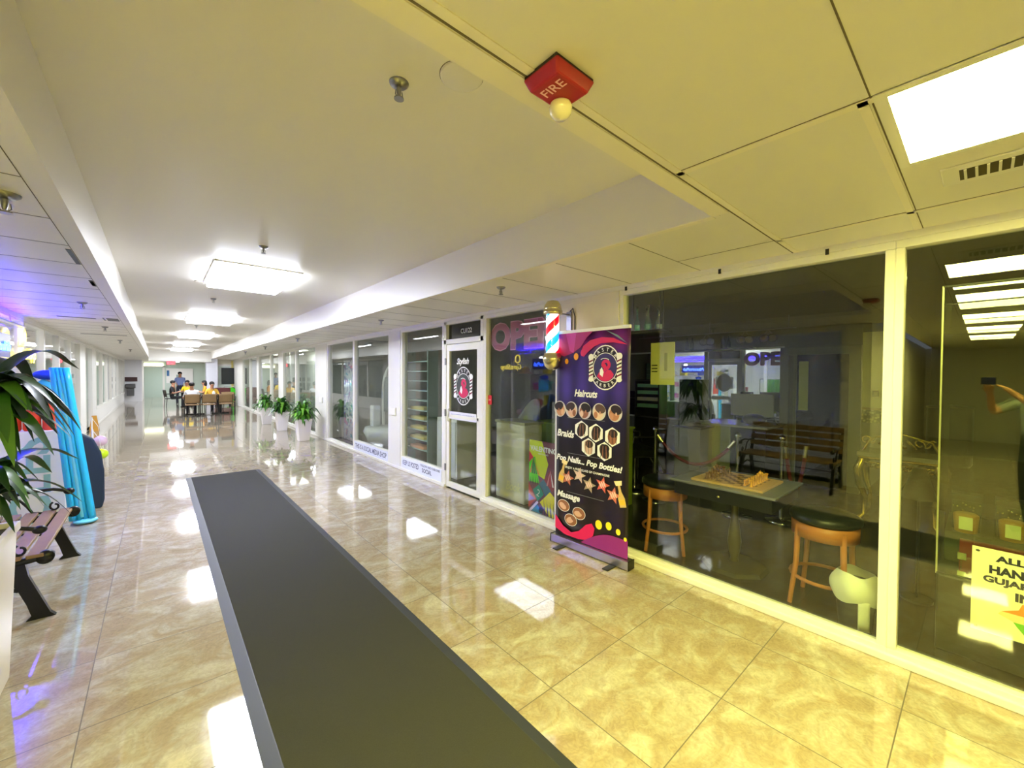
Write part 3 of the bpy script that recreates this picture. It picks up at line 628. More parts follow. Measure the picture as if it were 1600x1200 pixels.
Lk(cr.outputs[0], b.inputs['Base Color']); Lk(cr.outputs[0], b.inputs['Emission Color']); b.inputs['Emission Strength'].default_value = .65; b.inputs['Roughness'].default_value = .1
MB().cyl((0, 0, 1.86), (0, 0, 2.25), .062, m, n=32).build('striped_cylinder', BP)
MB().lathe([(.078, 1.86), (.078, 2.25)], (0, 0, 0), glass_mat((.97, .98, .98), .04), 32).build('glass_sleeve', BP)
m = MB(); m.box(.06, .255, -.012, .012, 2.262, 2.275, STEEL); m.box(.06, .255, -.012, .012, 1.82, 1.835, STEEL); m.box(.235, .256, -.03, .03, 1.80, 2.30, STEEL); m.build('wall_bracket', BP)
MB().tube([(.25, .0, 2.3), (.24, -.05, 2.33), (.25, -.07, 2.25), (.25, -.07, 1.98)], .006, BLACK, 8).build('cable', BP)

# bench
IRON = mat((22, 22, 24), .35, .3); SLAT = mat((134, 106, 62), .5, 0, 0, .25, 9, 0, 0, 'slat')
def bench(loc, label):
    B = thing('park_bench', label, 'bench', loc, LX, 'cast iron park benches')
    for s in (-1, 1):
        x = s*.60; m = MB()
        def q(pts, r, n=10): m.tube([(x, a, z) for a, z in pts], r, IRON, n)
        m.prism([(0, 0)]*0 or [(-.34, 0), (-.22, 0), (-.24, .03), (-.22, .12), (-.17, .24), (-.13, .36), (-.2, .38), (-.24, .25), (-.285, .12), (-.31, .03)], 0, 0, IRON) if 0 else None
        # front leg, flat casting: outline in depth-height, thickness along x
        out = [(-.335, 0), (-.20, 0), (-.225, .03), (-.205, .11), (-.17, .21), (-.12, .32), (-.06, .38), (-.20, .39), (-.215, .30), (-.25, .20), (-.285, .10), (-.31, .03)]
        n = len(out); vs = [(x-.018, a, z) for a, z in out] + [(x+.018, a, z) for a, z in out]
        m.add(vs, [tuple(range(n)), tuple(range(n, 2*n))[::-1]] + [(i, (i+1) % n, (i+1) % n+n, i+n) for i in range(n)], IRON)
        q([(-.17, .21), (-.08, .25), (.02, .27), (.12, .25), (.2, .2)], .012)
        out = [(.16, .39), (.24, .40), (.27, .25), (.33, .1), (.37, 0), (.26, 0), (.24, .1), (.2, .24)]
        n = len(out); vs = [(x-.018, a, z) for a, z in out] + [(x+.018, a, z) for a, z in out]
        m.add(vs, [tuple(range(n)), tuple(range(n, 2*n))[::-1]] + [(i, (i+1) % n, (i+1) % n+n, i+n) for i in range(n)], IRON)
        q([(-.25, .405), (-.1, .385), (.08, .375), (.22, .40)], [.022, .026, .026, .022])
        m.lathe([(0, -.02), (.043, -.02), (.043, .02), (0, .02)], (x, -.29, .405), IRON, 20, 'x')
        q([(.22, .38), (.27, .55), (.33, .75), (.37, .86)], [.026, .022, .02, .016])
        m.build('end_frame', B)
        m = MB()
        def q(pts, r, n=10): m.tube([(x, a, z) for a, z in pts], r, IRON, n)
        q([(-.25, .60), (-.17, .625), (-.05, .625), (.1, .60), (.27, .60)], [.014, .013, .013, .013, .015]); m.ball((x, -.265, .593), (.028, .036, .028), IRON)
        q([(-.18, .44), (-.12, .425), (-.05, .44), (-.02, .50), (.02, .56), (.10, .595)], [.008, .010, .010, .010, .009, .008])
        q([(-.18+.03*cos(k*.6)*(1-k*.06), .475+.035*sin(k*.6+pi)*(1-k*.06)) for k in range(-2, 9)], .008)
        m.build('armrest', B)
    for k in range(5):
        m = MB(); y = -.245+k*.10; m.box(-.63, .63, y-.04, y+.04, .415, .44, SLAT); m.build('seat_slat', B, bevel=.006)
    for k in range(4):
        z = .52+k*.1; y = .262+(z-.5)*.32; m = MB(); m.box(-.62, .62, y-.035, y-.012, z, z+.075, SLAT); m.build('back_slat', B, bevel=.005)
    m = MB(); m.tube([(-.6, .02, .27), (.6, .02, .27)], .008, IRON, 8); m.build('tie_rod', B)
    return B
bench((-.87, 4.72, 0), 'wooden slat bench with black cast iron ends, beside the white planter')
bench((-.93, 1.98, 0), 'nearest black cast iron bench, only a scroll of it at the left edge')

# plants
GR = [mat((66, 128, 38), .35, 0, 0, .35, 6, 0, 0, 'g0'), mat((112, 172, 56), .35, 0, 0, .3, 6, 0, 0, 'g1'), mat((34, 78, 28), .35, 0, 0, .35, 6, 0, 0, 'g2')]
def leaf(m, base, az, length, rise, droop, width, col, n=9, arch=None):
    if arch: length *= arch; rise *= arch; droop *= arch; width *= arch
    d = Vector((cos(az), sin(az), 0)); sd = Vector((-sin(az), cos(az), 0)); vs = []; fs = []
    for i in range(n+1):
        u = i/n; h = length*u; z = rise*sin(min(1, u*1.15)*pi*.62) - droop*u**2.3
        c = Vector(base) + d*h + Vector((0, 0, z)); w = width*(sin(pi*min(1, (u*.93+.07)**.75))**.9 + .06)*(1 if i < n else .05)
        sag = Vector((0, 0, w*.25))
        vs += [tuple(c-sd*w+sag), tuple(c), tuple(c+sd*w+sag)]
    for i in range(n):
        a = i*3; fs += [(a, a+1, a+4, a+3), (a+1, a+2, a+5, a+4)]
    m.add(vs, fs, col, True)
def foliage(m, c, n, L, W, rise, droop, rnd, cols=GR, inner=.05):
    for i in range(n):
        az = rnd.uniform(0, 2*pi); k = rnd.uniform(.55, 1.1)
        leaf(m, (c[0]+rnd.uniform(-inner, inner), c[1]+rnd.uniform(-inner, inner), c[2]), az, L*k*rnd.uniform(.7, 1.1), rise*rnd.uniform(.4, 1.5), droop*rnd.uniform(.5, 1.3), W*rnd.uniform(.7, 1.2), rnd.choice(cols))
POTW = mat((236, 230, 232), .35)
def potted(loc, label, seed, rot=0):
    t = thing('potted_plant', label, 'plant', loc, rot, 'white planters with green plants')
    m = MB(); m.frustum((0, 0), (.115, .115), (.165, .165), 0, .52, POTW); 
    for s in (-1, 1): m.box(-.165, .165, s*.165-.01, s*.165+.01, .50, .55, POTW); m.box(s*.165-.01, s*.165+.01, -.165, .165, .50, .55, POTW)
    m.build('planter', t, bevel=.02)
    MB().box(-.15, .15, -.15, .15, .515, .53, mat((50, 38, 28), .9)).build('soil', t)
    m = MB(); r = random.Random(seed); foliage(m, (0, 0, .53), 80, .42, .042, .26, .22, r); foliage(m, (0, 0, .53), 40, .26, .036, .34, .06, r); m.build('foliage', t); return t
potted((2.74, 11.12, 0), 'green leafy plant in a white tapered planter, nearest of three by the pier', 3)
potted((2.76, 13.55, 0), 'green leafy plant in a white tapered planter, middle of three', 5)
potted((2.72, 15.6, 0), 'green leafy plant in a white tapered planter, farthest of three', 8)
t = thing('planter_with_plant', 'white planter box at the left edge with long arching dark green leaves', 'plant', (-.80, 3.24, 0))
m = MB(); m.frustum((0, 0), (.185, .165), (.215, .195), 0, .80, POTW); m.build('planter', t, bevel=.008)
m = MB()
for s in (-1, 1): m.box(-.22, .22, s*.19-.012, s*.19+.012, .79, .835, POTW); m.box(s*.215-.012, s*.215+.012, -.2, .2, .79, .835, POTW)
m.build('rim', t, bevel=.004)
MB().box(-.2, .2, -.18, .18, .795, .805, mat((50, 40, 24), .9)).build('soil', t)
m = MB(); r = random.Random(11)
m.tube([(0, 0, .8), (.06, .05, 1.1), (.12, .12, 1.52)], .022, mat((84, 92, 40), .6), 10)
GD = [mat((44, 88, 30), .35, 0, 0, .35, 6, 0, 0, 'd0'), mat((76, 122, 44), .35, 0, 0, .3, 6, 0, 0, 'd1'), mat((24, 54, 24), .3, 0, 0, .35, 6, 0, 0, 'd2')]
for i in range(46): leaf(m, (.12, .12, 1.50+r.uniform(-.08, .10)), r.uniform(-2.2, 2.4), r.uniform(.26, .46), r.uniform(.06, .20), r.uniform(.2, .46), r.uniform(.045, .07), r.choice(GD), 12, .78)
for i in range(34): leaf(m, (.10, .10, 1.06+r.uniform(-.08, .08)), r.uniform(-2.0, 2.4), r.uniform(.26, .42), r.uniform(.05, .14), r.uniform(.16, .34), r.uniform(.03, .05), r.choice(GD), 12, .78)
for az, L, ri, dr, zz in ((.9, .62, .34, .16, 1.54), (1.3, .56, .30, .30, 1.55), (.6, .50, .2, .45, 1.5), (1.15, .60, .2, .5, 1.55), (.95, .48, .14, .32, 1.42), (.8, .56, .18, .16, 1.10), (.5, .48, .12, .28, 1.0), (1.1, .52, .2, .22, 1.06), (.3, .4, .1, .3, .98)): leaf(m, (.12, .10, zz), az, L, ri, dr, .055, GD[0] if zz < 1.4 else GD[2], 14, .80)
m.build('foliage', t)

# beach things leaning beside the sign box
t = thing('sign_box', 'white box stand with large pale teal letters running upwards', 'sign box', (-1.03, 6.75, 0))
m = MB(); m.box(-.24, .25, -.16, .16, 0, 1.02, mat((232, 232, 222), .6)); m.build('box', t, bevel=.006)
m = MB()
m.text('CLES', .3, 0, 0, mat((142, 190, 184), .6), width=.92, height=.30, rot=pi/2, bold=.02); m.build('lettering', t, loc=(0, -.162, .5))
t = thing('tall_display_box', 'taller pale display box at the left behind the leaves', 'box', (-1.40+.04, 6.0, 0))
MB().box(-.10, .14, -.2, .2, 0, 1.25, mat((226, 226, 214), .6)).build('box', t, bevel=.006); MB().box(-.07, .11, -.204, -.2, .15, 1.1, mat((190, 192, 190), .6)).build('front_panel', t)
for i, (x, y) in enumerate(((-1.17, 6.72), (-1.03, 6.72), (-.89, 6.72))):
    m = MB(); R = mat((226, 74, 40), .5, noise=.15, scale=12); m.lathe([(.055, 0), (.068, .02), (.066, .2), (.058, .30), (.03, .36), (0, .375)], (0, 0, 0), R, 18)
    tag(m.build('foam_roll', loc=(x, y, 1.02)), ['orange foam roll standing on the white box, left of three', 'orange foam roll standing on the white box, middle of three', 'orange foam roll standing on the white box, right of three'][i], 'foam roll', 'orange foam rolls on the sign box')
t = thing('beach_float', 'bright cyan inflatable float leaning upright beside the white sign box', 'float', (-.56, 6.45, 0))
CY = mat((40, 180, 226), .3, noise=.1, scale=4); CY2 = mat((110, 205, 232), .3)
m = MB()
m.surf(lambda u, v: (-.07-.17*v+(u-.5)*(.17-.06*v)+.0, -.03*sin(u*pi*4)**2-.02+.10*v, .05+v*1.65), 16, 12, CY, solid if 0 else True)
m.build('float_body', t, solid=.05)
m = MB(); [m.tube([(-.07-.17*v+(k-.5)*(.16-.05*v), -.05+.10*v, .08+v*1.6) for v in (0, .25, .5, .75, 1)], [.022, .024, .022, .02, .012], CY2 if k == .5 else CY, 10) for k in (.08, .5, .92)]; m.build('ribs', t)
m = MB(); m.ball((-.05, -.03, .03), (.10, .09, .028), CY2); m.build('foot_fold', t)
t = thing('board_bag', 'dark navy rounded board standing upright behind the cyan float', 'board', (-.72, 7.05, 0), radians(8))
m = MB(); P = [(-.20, 0), (.19, 0), (.215, .1), (.215, .45), (.19, .68), (.12, .86), (.02, .93), (-.10, .93), (-.20, .9)]
m.prism(P, -.04, .04, mat((24, 42, 66), .6)); m.build('body', t, bevel=.02)
t = thing('board_bag', 'dark blue board standing between the white box and the cyan float', 'board', (-.80, 6.98, 0), radians(4))
m = MB(); m.prism([(-.13, 0), (.1, 0), (.12, .2), (.10, .9), (.02, 1.2), (-.08, 1.22)], -.03, .03, mat((20, 70, 110), .6)); m.build('body', t, bevel=.015)
for c, r, z, l, lab in (((-.57, 7.62), .085, .58, (206, 238, 30), 'small lime green ball hanging beside the navy board'), ((-.60, 7.9), .09, .72, (222, 190, 206), 'pale pink ball hanging above the lime ball')):
    t = thing('beach_ball', lab, 'ball', (c[0], c[1], z)); MB().ball((0, 0, 0), r*.8, mat(l, .3), 20, 12).build('ball', t); MB().tube([(0, 0, .05), (-.02, 0, .2), (-.08, 0, .32)], .003, WHITE, 6).build('string', t); MB().cyl((-.08, 0, -z), (-.08, 0, .33), .008, WHITE).build('stand', t); MB().cyl((-.08, 0, -z), (-.08, 0, -z+.015), .1, WHITE, n=24).build('stand_base', t)
t = thing('beach_hat', 'straw sun hat on a stand in the left shop window', 'hat', (-1.75, 8.9, 0)); ST = mat((206, 172, 122), .8, noise=.15, scale=40)
MB().lathe([(.26, 1.72), (.20, 1.75), (.12, 1.78), (.11, 1.88), (.06, 1.93), (0, 1.93)], (0, 0, 0), ST, 24).build('hat', t); MB().cyl((0, 0, 0), (0, 0, 1.85), .012, WHITE).build('stand', t); MB().lathe([(.16, 0), (.16, .02), (.02, .03)], (0, 0, 0), WHITE).build('base', t)
t = thing('folded_towels', 'cyan towel with a dark blue cap hanging over the display rail', 'towel', (-1.0, 7.4, 0))
m = MB(); m.surf(lambda u, v: (-.18+.36*u, .02*sin(u*9), 1.25+.30*sin(v*pi*.5)+.02*sin(u*20)), 14, 6, mat((70, 190, 226), .8)); m.build('towel', t, solid=.02)
MB().ball((.0, 0, 1.62), (.13, .1, .06), mat((20, 60, 190), .7)).build('cap', t)
m = MB(); m.cyl((-.2, .03, 1.5), (.2, .03, 1.5), .01, WHITE); m.cyl((0, .03, 0), (0, .03, 1.5), .01, WHITE); m.lathe([(.14, 0), (.14, .02), (.02, .03)], (0, .03, 0), WHITE); m.build('rail', t)
# wet floor sign
t = thing('wet_floor_sign', 'small orange yellow folding floor sign by the left shop front', 'floor sign', (-1.38, 16.6, 0)); Y = mat((206, 150, 50), .5)
for s in (-1, 1): m = MB(); m.add([(-.10, s*.12, 0), (.10, s*.12, 0), (.05, 0, .44), (-.05, 0, .44)], [(0, 1, 2, 3)], Y); m.build('panel', t, solid=.012)
# things inside the left unit seen past the leaves
t = thing('shelf_rack', 'tall white shelf rack of goods inside the left shop', 'shelf', (-2.6, 8.2, 0), LX)
m = MB(); [m.box(-1.2, 1.2, -.2, .2, z, z+.03, WHITE) for z in (.2, .7, 1.2, 1.7)]; [m.box(x-.02, x+.02, -.2, .2, 0, 2.0, WHITE) for x in (-1.2, 0, 1.2)]; m.build('frame', t)
rr = random.Random(4)
for z in (.23, .73, 1.23, 1.73):
    for k in range(6):
        c = rr.choice([(40, 90, 220), (230, 90, 160), (240, 220, 60), (60, 200, 200), (230, 230, 240), (220, 60, 50)]); h = rr.uniform(.15, .38)
        o = MB().box(-.13, .13, -.12, .12, 0, h, mat(c, .6)).build('goods_box', loc=(-2.6, 8.2-1.0+k*.4, z+.0), bevel=.01); tag(o, 'brightly coloured goods box on the white rack inside the left shop', 'box', 'goods on the rack in the left shop')
t = thing('shirt_rack', 'green shirts on a rack inside the left shop', 'clothes', (-2.2, 5.0, 0), LX)
m = MB(); m.cyl((-.6, 0, 1.6), (.6, 0, 1.6), .012, CHROME); m.cyl((-.6, 0, 0), (-.6, 0, 1.6), .012, CHROME); m.cyl((.6, 0, 0), (.6, 0, 1.6), .012, CHROME); m.build('rail', t)
m = MB(); m.surf(lambda u, v: (-.5+u, .06*sin(u*40), .75+.83*v), 60, 2, mat((110, 200, 60), .8)); m.build('shirts', t, solid=.01)
# water fountain on the end partition
t = thing('drinking_fountain', 'dark grey wall mounted drinking fountain on the far left partition', 'fountain', (-1.22, 32.98, 0)); DG = mat((90, 90, 92), .35, .8)
MB().box(-.22, .22, -.32, -.0, .80, 1.05, DG).build('basin', t, bevel=.03); MB().box(-.16, .16, -.22, 0, .35, .8, DG).build('lower_body', t, bevel=.02); MB().box(-.25, .3, -.02, 0, 1.2, 1.45, mat((70, 40, 40), .5)).build('notice', t)
# ------------------------------------------------------------------ barber shop behind the glass
WOOD = mat((186, 116, 62), .45, 0, 0, .2, 8, 0, 0, 'w'); BLK = mat((18, 20, 18), .35); LEATH = mat((20, 26, 22), .3)
t = thing('chess_table', 'black pedestal table with a grey top carrying the chess board inside the window', 'table', (3.79, 1.40, 0))
MB().box(-.36, .36, -.41, .41, .73, .75, mat((104, 108, 116), .25)).build('tabletop', t, bevel=.006)
ap = MB().box(-.33, .33, -.38, .38, .62, .73, BLK).build('apron', t)
MB().ball((-.345, 0, .67), .013, BRASS).build('knob', ap)
MB().lathe([(.035, .05), (.03, .08), (.045, .14), (.055, .22), (.045, .32), (.03, .42), (.028, .55), (.05, .62)], (0, 0, 0), mat((110, 104, 60), .3, .6), 18).build('pedestal', t)
m = MB(); P = [(.25*cos(k*pi/4+pi/8)*1.05, .25*sin(k*pi/4+pi/8)*1.05) for k in range(8)]
m.add([(x, y, 0) for x, y in P] + [(x*.93, y*.93, .03) for x, y in P], [tuple(range(8))[::-1], tuple(range(8, 16))] + [(i, (i+1) % 8, (i+1) % 8+8, i+8) for i in range(8)], mat((60, 56, 34), .5)); m.build('base_plate', t)
t = thing('chess_board', 'tan wooden chess board on the dark pedestal table', 'chess board', (3.76, 1.38, .75))
MB().box(-.25, .25, -.28, .28, 0, .018, mat((206, 164, 104), .4)).build('board', t, bevel=.003)
m = MB(); DS = mat((110, 70, 40), .4)
for i in range(8):
    for j in range(8):
        if (i+j) % 2: m.box(-.2+i*.05, -.15+i*.05, -.2+j*.05, -.15+j*.05, .018, .0186, DS)
m.build('dark_squares', t)
prof = {'pawn': [(.013, 0), (.013, .006), (.006, .014), (.005, .028), (.009, .031), (.006, .034), (.009, .040), (.007, .047), (0, .050)],
 'rook': [(.015, 0), (.015, .008), (.009, .016), (.008, .040), (.013, .044), (.013, .056), (.009, .056), (.009, .050), (0, .050)],
 'knight': [(.015, 0), (.015, .008), (.008, .016), (.010, .03), (0, .034)],
 'bishop': [(.015, 0), (.015, .008), (.007, .018), (.006, .046), (.011, .050), (.006, .053), (.010, .062), (.006, .074), (0, .080)],
 'queen': [(.016, 0), (.016, .009), (.008, .02), (.007, .058), (.013, .062), (.008, .066), (.013, .082), (.009, .084), (0, .092)],
 'king': [(.016, 0), (.016, .009), (.008, .02), (.007, .064), (.013, .068), (.009, .072), (.014, .088), (.006, .094), (.002, .095), (.002, .106), (0, .106)]}
for side, (cc, nm) in enumerate((((222, 156, 60), 'light orange wooden'), ((112, 72, 44), 'dark brown wooden'))):
    pm = mat(cc, .35); proto = {}
    for i in range(16):
        kind = 'pawn' if i >= 8 else ['rook', 'knight', 'bishop', 'queen', 'king', 'bishop', 'knight', 'rook'][i]
        x = 3.76-.175+(i % 8)*.05; y0 = 1.38+(-.175 if side == 0 else .175); y = y0+((.05 if side == 0 else -.05) if i >= 8 else 0)
        if kind not in proto:
            m = MB(); m.lathe(prof[kind], (0, 0, 0), pm, 12)
            if kind == 'knight': m.prism([(-.009, .028), (.009, .028), (.011, .045), (.006, .058), (.0, .062), (-.014, .048), (-.011, .042), (-.002, .046)], -.006, .006, pm)
            if kind == 'king': m.box(-.006, .006, -.002, .002, .099, .103, pm)
            proto[kind] = o = m.build('chess_' + kind); tag(o, '%s chess %s on the board by the window' % (nm, kind), 'chess piece', '%s chess %ss on the window board' % (nm, kind))
            o.location = (x, y, .7686)
        else:
            c = proto[kind].copy(); COL.objects.link(c); c.location = (x, y, .7686)
def stool(loc, label, rz=0):
    t = thing('bar_stool', label, 'stool', loc, rz, 'low wooden stools at the chess table')
    MB().lathe([(0, .60), (.19, .60), (.215, .62), (.215, .65), (.19, .668), (.1, .675), (0, .675)], (0, 0, 0), LEATH, 28).build('cushion', t)
    MB().lathe([(.185, .50), (.20, .50), (.20, .60), (.185, .60), (.185, .50)], (0, 0, 0), WOOD, 28).build('seat_ring', t)
    for k in range(4):
        a = pi/4+k*pi/2; MB().tube([(.185*cos(a), .185*sin(a), .58), (.195*cos(a), .195*sin(a), .3), (.235*cos(a), .235*sin(a), 0)], [.02, .018, .015], WOOD, 10).build('leg', t)
    MB().tube([(.20*cos(k*pi/12), .20*sin(k*pi/12), .2) for k in range(25)], .013, WOOD, 8).build('foot_ring', t)
    return t
stool((3.66, .74, 0), 'round stool with black cushion and wooden legs, right of the chess table'); stool((3.70, 2.0, 0), 'round stool with black cushion and wooden legs, behind the banner', .5)
t = thing('waste_bin', 'small dark waste bin lined with a white plastic bag beside the post', 'bin', (3.47, .53, 0))
MB().lathe([(.085, 0), (.115, .30), (.11, .30), (.08, .01), (0, .01)], (0, 0, 0), mat((40, 40, 30), .6), 20).build('bin', t)
m = MB(); r = random.Random(2); m.surf(lambda u, v: ((.122+.022*sin(v*pi)-.03*v*v+.004*sin(u*12*pi+v*5))*cos(u*2*pi), (.122+.022*sin(v*pi)-.03*v*v+.004*sin(u*12*pi+v*5))*sin(u*2*pi), .20+.17*v+.012*sin(u*8*pi)*(1-v)+.008*sin(u*6*pi)*v), 48, 8, mat((222, 226, 205), .5)); m.build('bag', t)
m = MB(); m.surf(lambda u, v: ((.125)*cos(3.4+.5*u), .125*sin(3.4+.5*u), .04+.2*v), 6, 4, mat((222, 226, 205), .5)); m.build('bag_tail', t, solid=.002)
t = thing('bottle_shelf', 'small black shelf high in the window carrying the coloured bottles', 'shelf', (3.50, 2.06, 0))
MB().box(-.10, .10, -.16, .15, 2.055, 2.075, BLACK).build('shelf', t); m = MB(); m.cyl((-.08, .13, 2.07), (-.08, .13, 2.62), .004, BLACK, n=8); m.cyl((-.08, -.14, 2.07), (-.08, -.14, 2.62), .004, BLACK, n=8); m.build('hanging_rods', t)
for i, (dx, dy, c, h, l) in enumerate(((-.05, .11, (30, 190, 150), .22, 'teal glass bottle at the left of the high shelf'), (.03, .06, (200, 225, 215), .21, 'clear round bottle second on the high shelf'), (-.04, -.0, (30, 170, 130), .22, 'green tall bottle in the middle of the high shelf'), (.03, -.06, (60, 120, 220), .21, 'blue slim bottle near the right of the high shelf'), (-.04, -.11, (210, 230, 225), .18, 'clear short bottle at the right end of the high shelf'))):
    t = thing('glass_bottle', l, 'bottle', (3.50+dx, 2.06+dy, 2.075), 0, 'bottles on the high shelf'); k = h/.22; g = tuple(min(.98, v/255+.15) for v in c)
    MB().lathe([(0, 0), (.027, .0), (.03, .02), (.03, .08*k), (.012, .12*k), (.009, .15*k), (.009, .21*k), (.012, .215*k)], (0, 0, 0), glass_mat(g, .1, 'b'), 16).build('bottle', t)
    MB().lathe([(0, .004), (.024, .004), (.026, .02), (.026, .06*k), (0, .06*k)], (0, 0, 0), mat(c, .2), 16).build('contents', t)
    MB().cyl((0, 0, .21*k), (0, 0, .235*k), .011, BLACK, n=12).build('stopper', t)
t = thing('hanging_card', 'pale yellow printed card hanging inside the window', 'card', (3.62, 2.0, 1.57), RX)
m = MB(); m.box(-.12, .12, -.004, .004, 0, .40, mat((222, 218, 140), .6)); m.build('card', t); m = MB()
for k in range(3): m.poly([(-.11, .12+k*.03), (-.05, .12+k*.03), (-.05, .13+k*.03), (-.11, .13+k*.03)], BLACK, -.0045)
m.poly([(.02, .13), (.05, .13), (.05, .30), (.02, .30)], mat((180, 176, 110), .6), -.0045); m.build('print', t); MB().cyl((0, 0, .4), (0, 0, 1.05), .003, BLACK, n=6).build('string', t)
# reception desk, counter, egg chair, poster
t = thing('reception_desk', 'cream white reception desk with a lime green return behind the poster', 'desk', (3.62, 3.95, 0))
m = MB(); m.box(-.12, .2, -.16, .42, 0, 1.02, mat((222, 220, 196), .45)); m.build('front', t, bevel=.02)
MB().box(-.13, .21, -.17, .43, 1.02, 1.05, mat((160, 158, 120), .4)).build('top', t)
MB().box(.5, 1.0, -1.0, .3, 0, .98, mat((150, 170, 40), .5)).build('green_return', t); MB().box(.48, 1.02, -1.02, .32, .98, 1.0, mat((170, 190, 60), .4)).build('return_top', t)
m = MB(); m.text('Book', .2, 0, 0, mat((244, 240, 190), .5), width=.3, height=.12, shear=.3, bold=.03); m.build('lettering', t, loc=(-.122, .05, .2), rotz=RX)
t = thing('egg_chair', 'pale grey moulded chair behind the reception desk', 'chair', (4.35, 4.75, 0), -pi/2)
GY = mat((176, 180, 180), .5)
m = MB(); m.surf(lambda u, v: (.27*cos(pi*(u*1.0))*(1-.25*v), .05+.22*sin(pi*u)*(.9+.15*v), .46+.82*v*(.55+.45*sin(pi*u))), 20, 8, GY); m.build('shell', t, solid=.03)
MB().box(-.24, .24, -.2, .2, .42, .48, GY).build('seat', t, bevel=.03); MB().cyl((0, 0, .03), (0, 0, .42), .03, CHROME).build('post', t); MB().cyl((0, 0, 0), (0, 0, .03), .24, CHROME, n=24).build('base', t)
t = thing('poster', 'multicoloured geometric poster reading VALENTINO standing inside the glass', 'poster', (3.31, 3.27, .05), RX)
MB().box(-.23, .23, 0, .01, 0, .85, mat((120, 60, 80), .5)).build('panel', t); m = MB()
m.poly([(-.23, .85), (-.23, .5), (.02, .42), (.08, .6), (-.02, .85)], C(214, 230, 10)); m.poly([(-.23, .62), (-.23, .36), (-.06, .36), (-.13, .66)], C(90, 230, 20)); m.poly([(-.23, .72), (-.16, .65), (-.23, .58)], C(220, 40, 50))
for k in range(5): m.poly([(-.16, .66), (-.22+k*.035, .46), (-.20+k*.035, .46)], C(*[(230, 60, 60), (20, 90, 40), (30, 40, 90), (20, 120, 60), (240, 120, 40)][k]))
for k in range(4): m.poly([(-.21+k*.04, .34), (-.20+k*.04, .43), (-.19+k*.04, .34)], C(20, 60, 50))
m.poly([(-.06, .36), (.04, .44), (.16, .32), (.06, .22)], C(60, 110, 150)); m.poly([(-.16, .27), (-.06, .35), (.02, .25), (-.08, .15)], C(20, 150, 130)); m.text('2', .12, -.07, .25, WT, rot=-.3, width=.05, height=.08)
m.poly([(.02, .42), (.12, .55), (.23, .38), (.14, .30)], C(150, 40, 70))
for k in range(4): m.poly([(.12, .54), (.06+k*.045, .36), (.085+k*.045, .36)], C(*[(230, 140, 150), (200, 50, 80), (240, 220, 230), (120, 30, 50)][k]))
m.poly([(-.23, .35), (-.10, .17), (-.23, .05)], C(200, 60, 60)); m.poly([(-.23, .22), (-.12, .17), (-.23, .12)], C(120, 60, 200)); m.poly([(-.10, .14), (.0, .02), (-.2, .02)], C(40, 140, 190))
m.poly([(-.04, .15), (.12, .30), (.23, .22), (.21, .02), (.1, .02)], C(244, 230, 10))
for k in range(4): m.poly([(.02+k*.05, .22-.01*k), (.03+k*.05, .02), (.05+k*.05, .02)], C(60, 40, 80))
m.disc(-.02, .06, .035, .035, C(20, 40, 50)); m.poly([(-.22, .02), (-.20, .0), (-.06, .14), (-.08, .16)], C(240, 220, 250)); m.build('artwork', t)
m = MB(); m.text('VALENTINO', .1, 0, 0, WT, width=.42, height=.06, bold=.03); m.text('HAIR STUDIO', .05, 0, -.055, WT, width=.16, height=.018); m.build('lettering', t, loc=(.01, -.011, .76))
t = thing('open_sign', 'pink outlined OPEN lettering high inside the shop window', 'sign', (3.29, 3.62, 2.14), RX)
m = MB(); OP = glass_mat((.70, .16, .38), .05, 'op'); m.text('OPEN', .4, 0, 0, mat((176, 60, 110), .5), width=1.2, height=.34, bold=.05); m.build('letters', t)
m = MB(); m.text('OPEN', .4, 0, 0, mat((236, 150, 190), .4), width=1.235, height=.365, bold=.06, y=.003); m.build('outline', t)
# wall mirror, rail with lamps, chairs, counter
t = thing('wall_mirror', 'wide wall mirror on the back wall of the barber shop', 'mirror', (7.60, 3.6, 0))
MB().box(-.012, .01, -1.48, 2.2, .85, 2.12, mat((235, 235, 235), 0.0, 1, key='mir')).build('mirror_glass', t)
m = MB(); m.box(-.03, .01, -1.5, 2.22, 2.12, 2.15, FRAME); m.box(-.03, .01, -1.5, 2.22, .82, .85, FRAME); m.build('frame', t)
t = thing('lamp_rail', 'thin rail with hanging fittings over the wall mirror', 'rail', (7.40, 3.2, 2.42), 0)
m = MB(); m.cyl((0, -1.3, 0), (0, 1.4, 0), .012, STEEL); m.build('rail', t); m = MB(); [m.cyl((0, y, 0), (0, y, .2), .006, STEEL) for y in (-1.2, 0, 1.3)]; m.build('hangers', t)
for i, (y, c, l) in enumerate(((2.28, (200, 160, 40), 'gold globe pendant over the mirror, nearest the framed door'), (2.62, (200, 160, 40), 'gold globe pendant over the mirror, second from the framed door'), (3.25, (190, 190, 170), 'clear globe pendant over the middle of the mirror'), (4.1, (180, 180, 170), 'clear globe pendant at the far end of the mirror'))):
    t = thing('pendant_lamp', l, 'lamp', (7.40, y, 2.42), 0, 'globe pendants over the wall mirror')
    MB().ball((0, -.06, -.14), .07, mat(c, .15, .7)).build('globe', t); MB().ball((0, .06, -.14), .07, mat(c, .15, .7)).build('globe', t); m = MB(); m.cyl((0, -.06, -.08), (0, 0, -.0), .006, STEEL); m.cyl((0, .06, -.08), (0, 0, 0), .006, STEEL); m.build('arms', t)
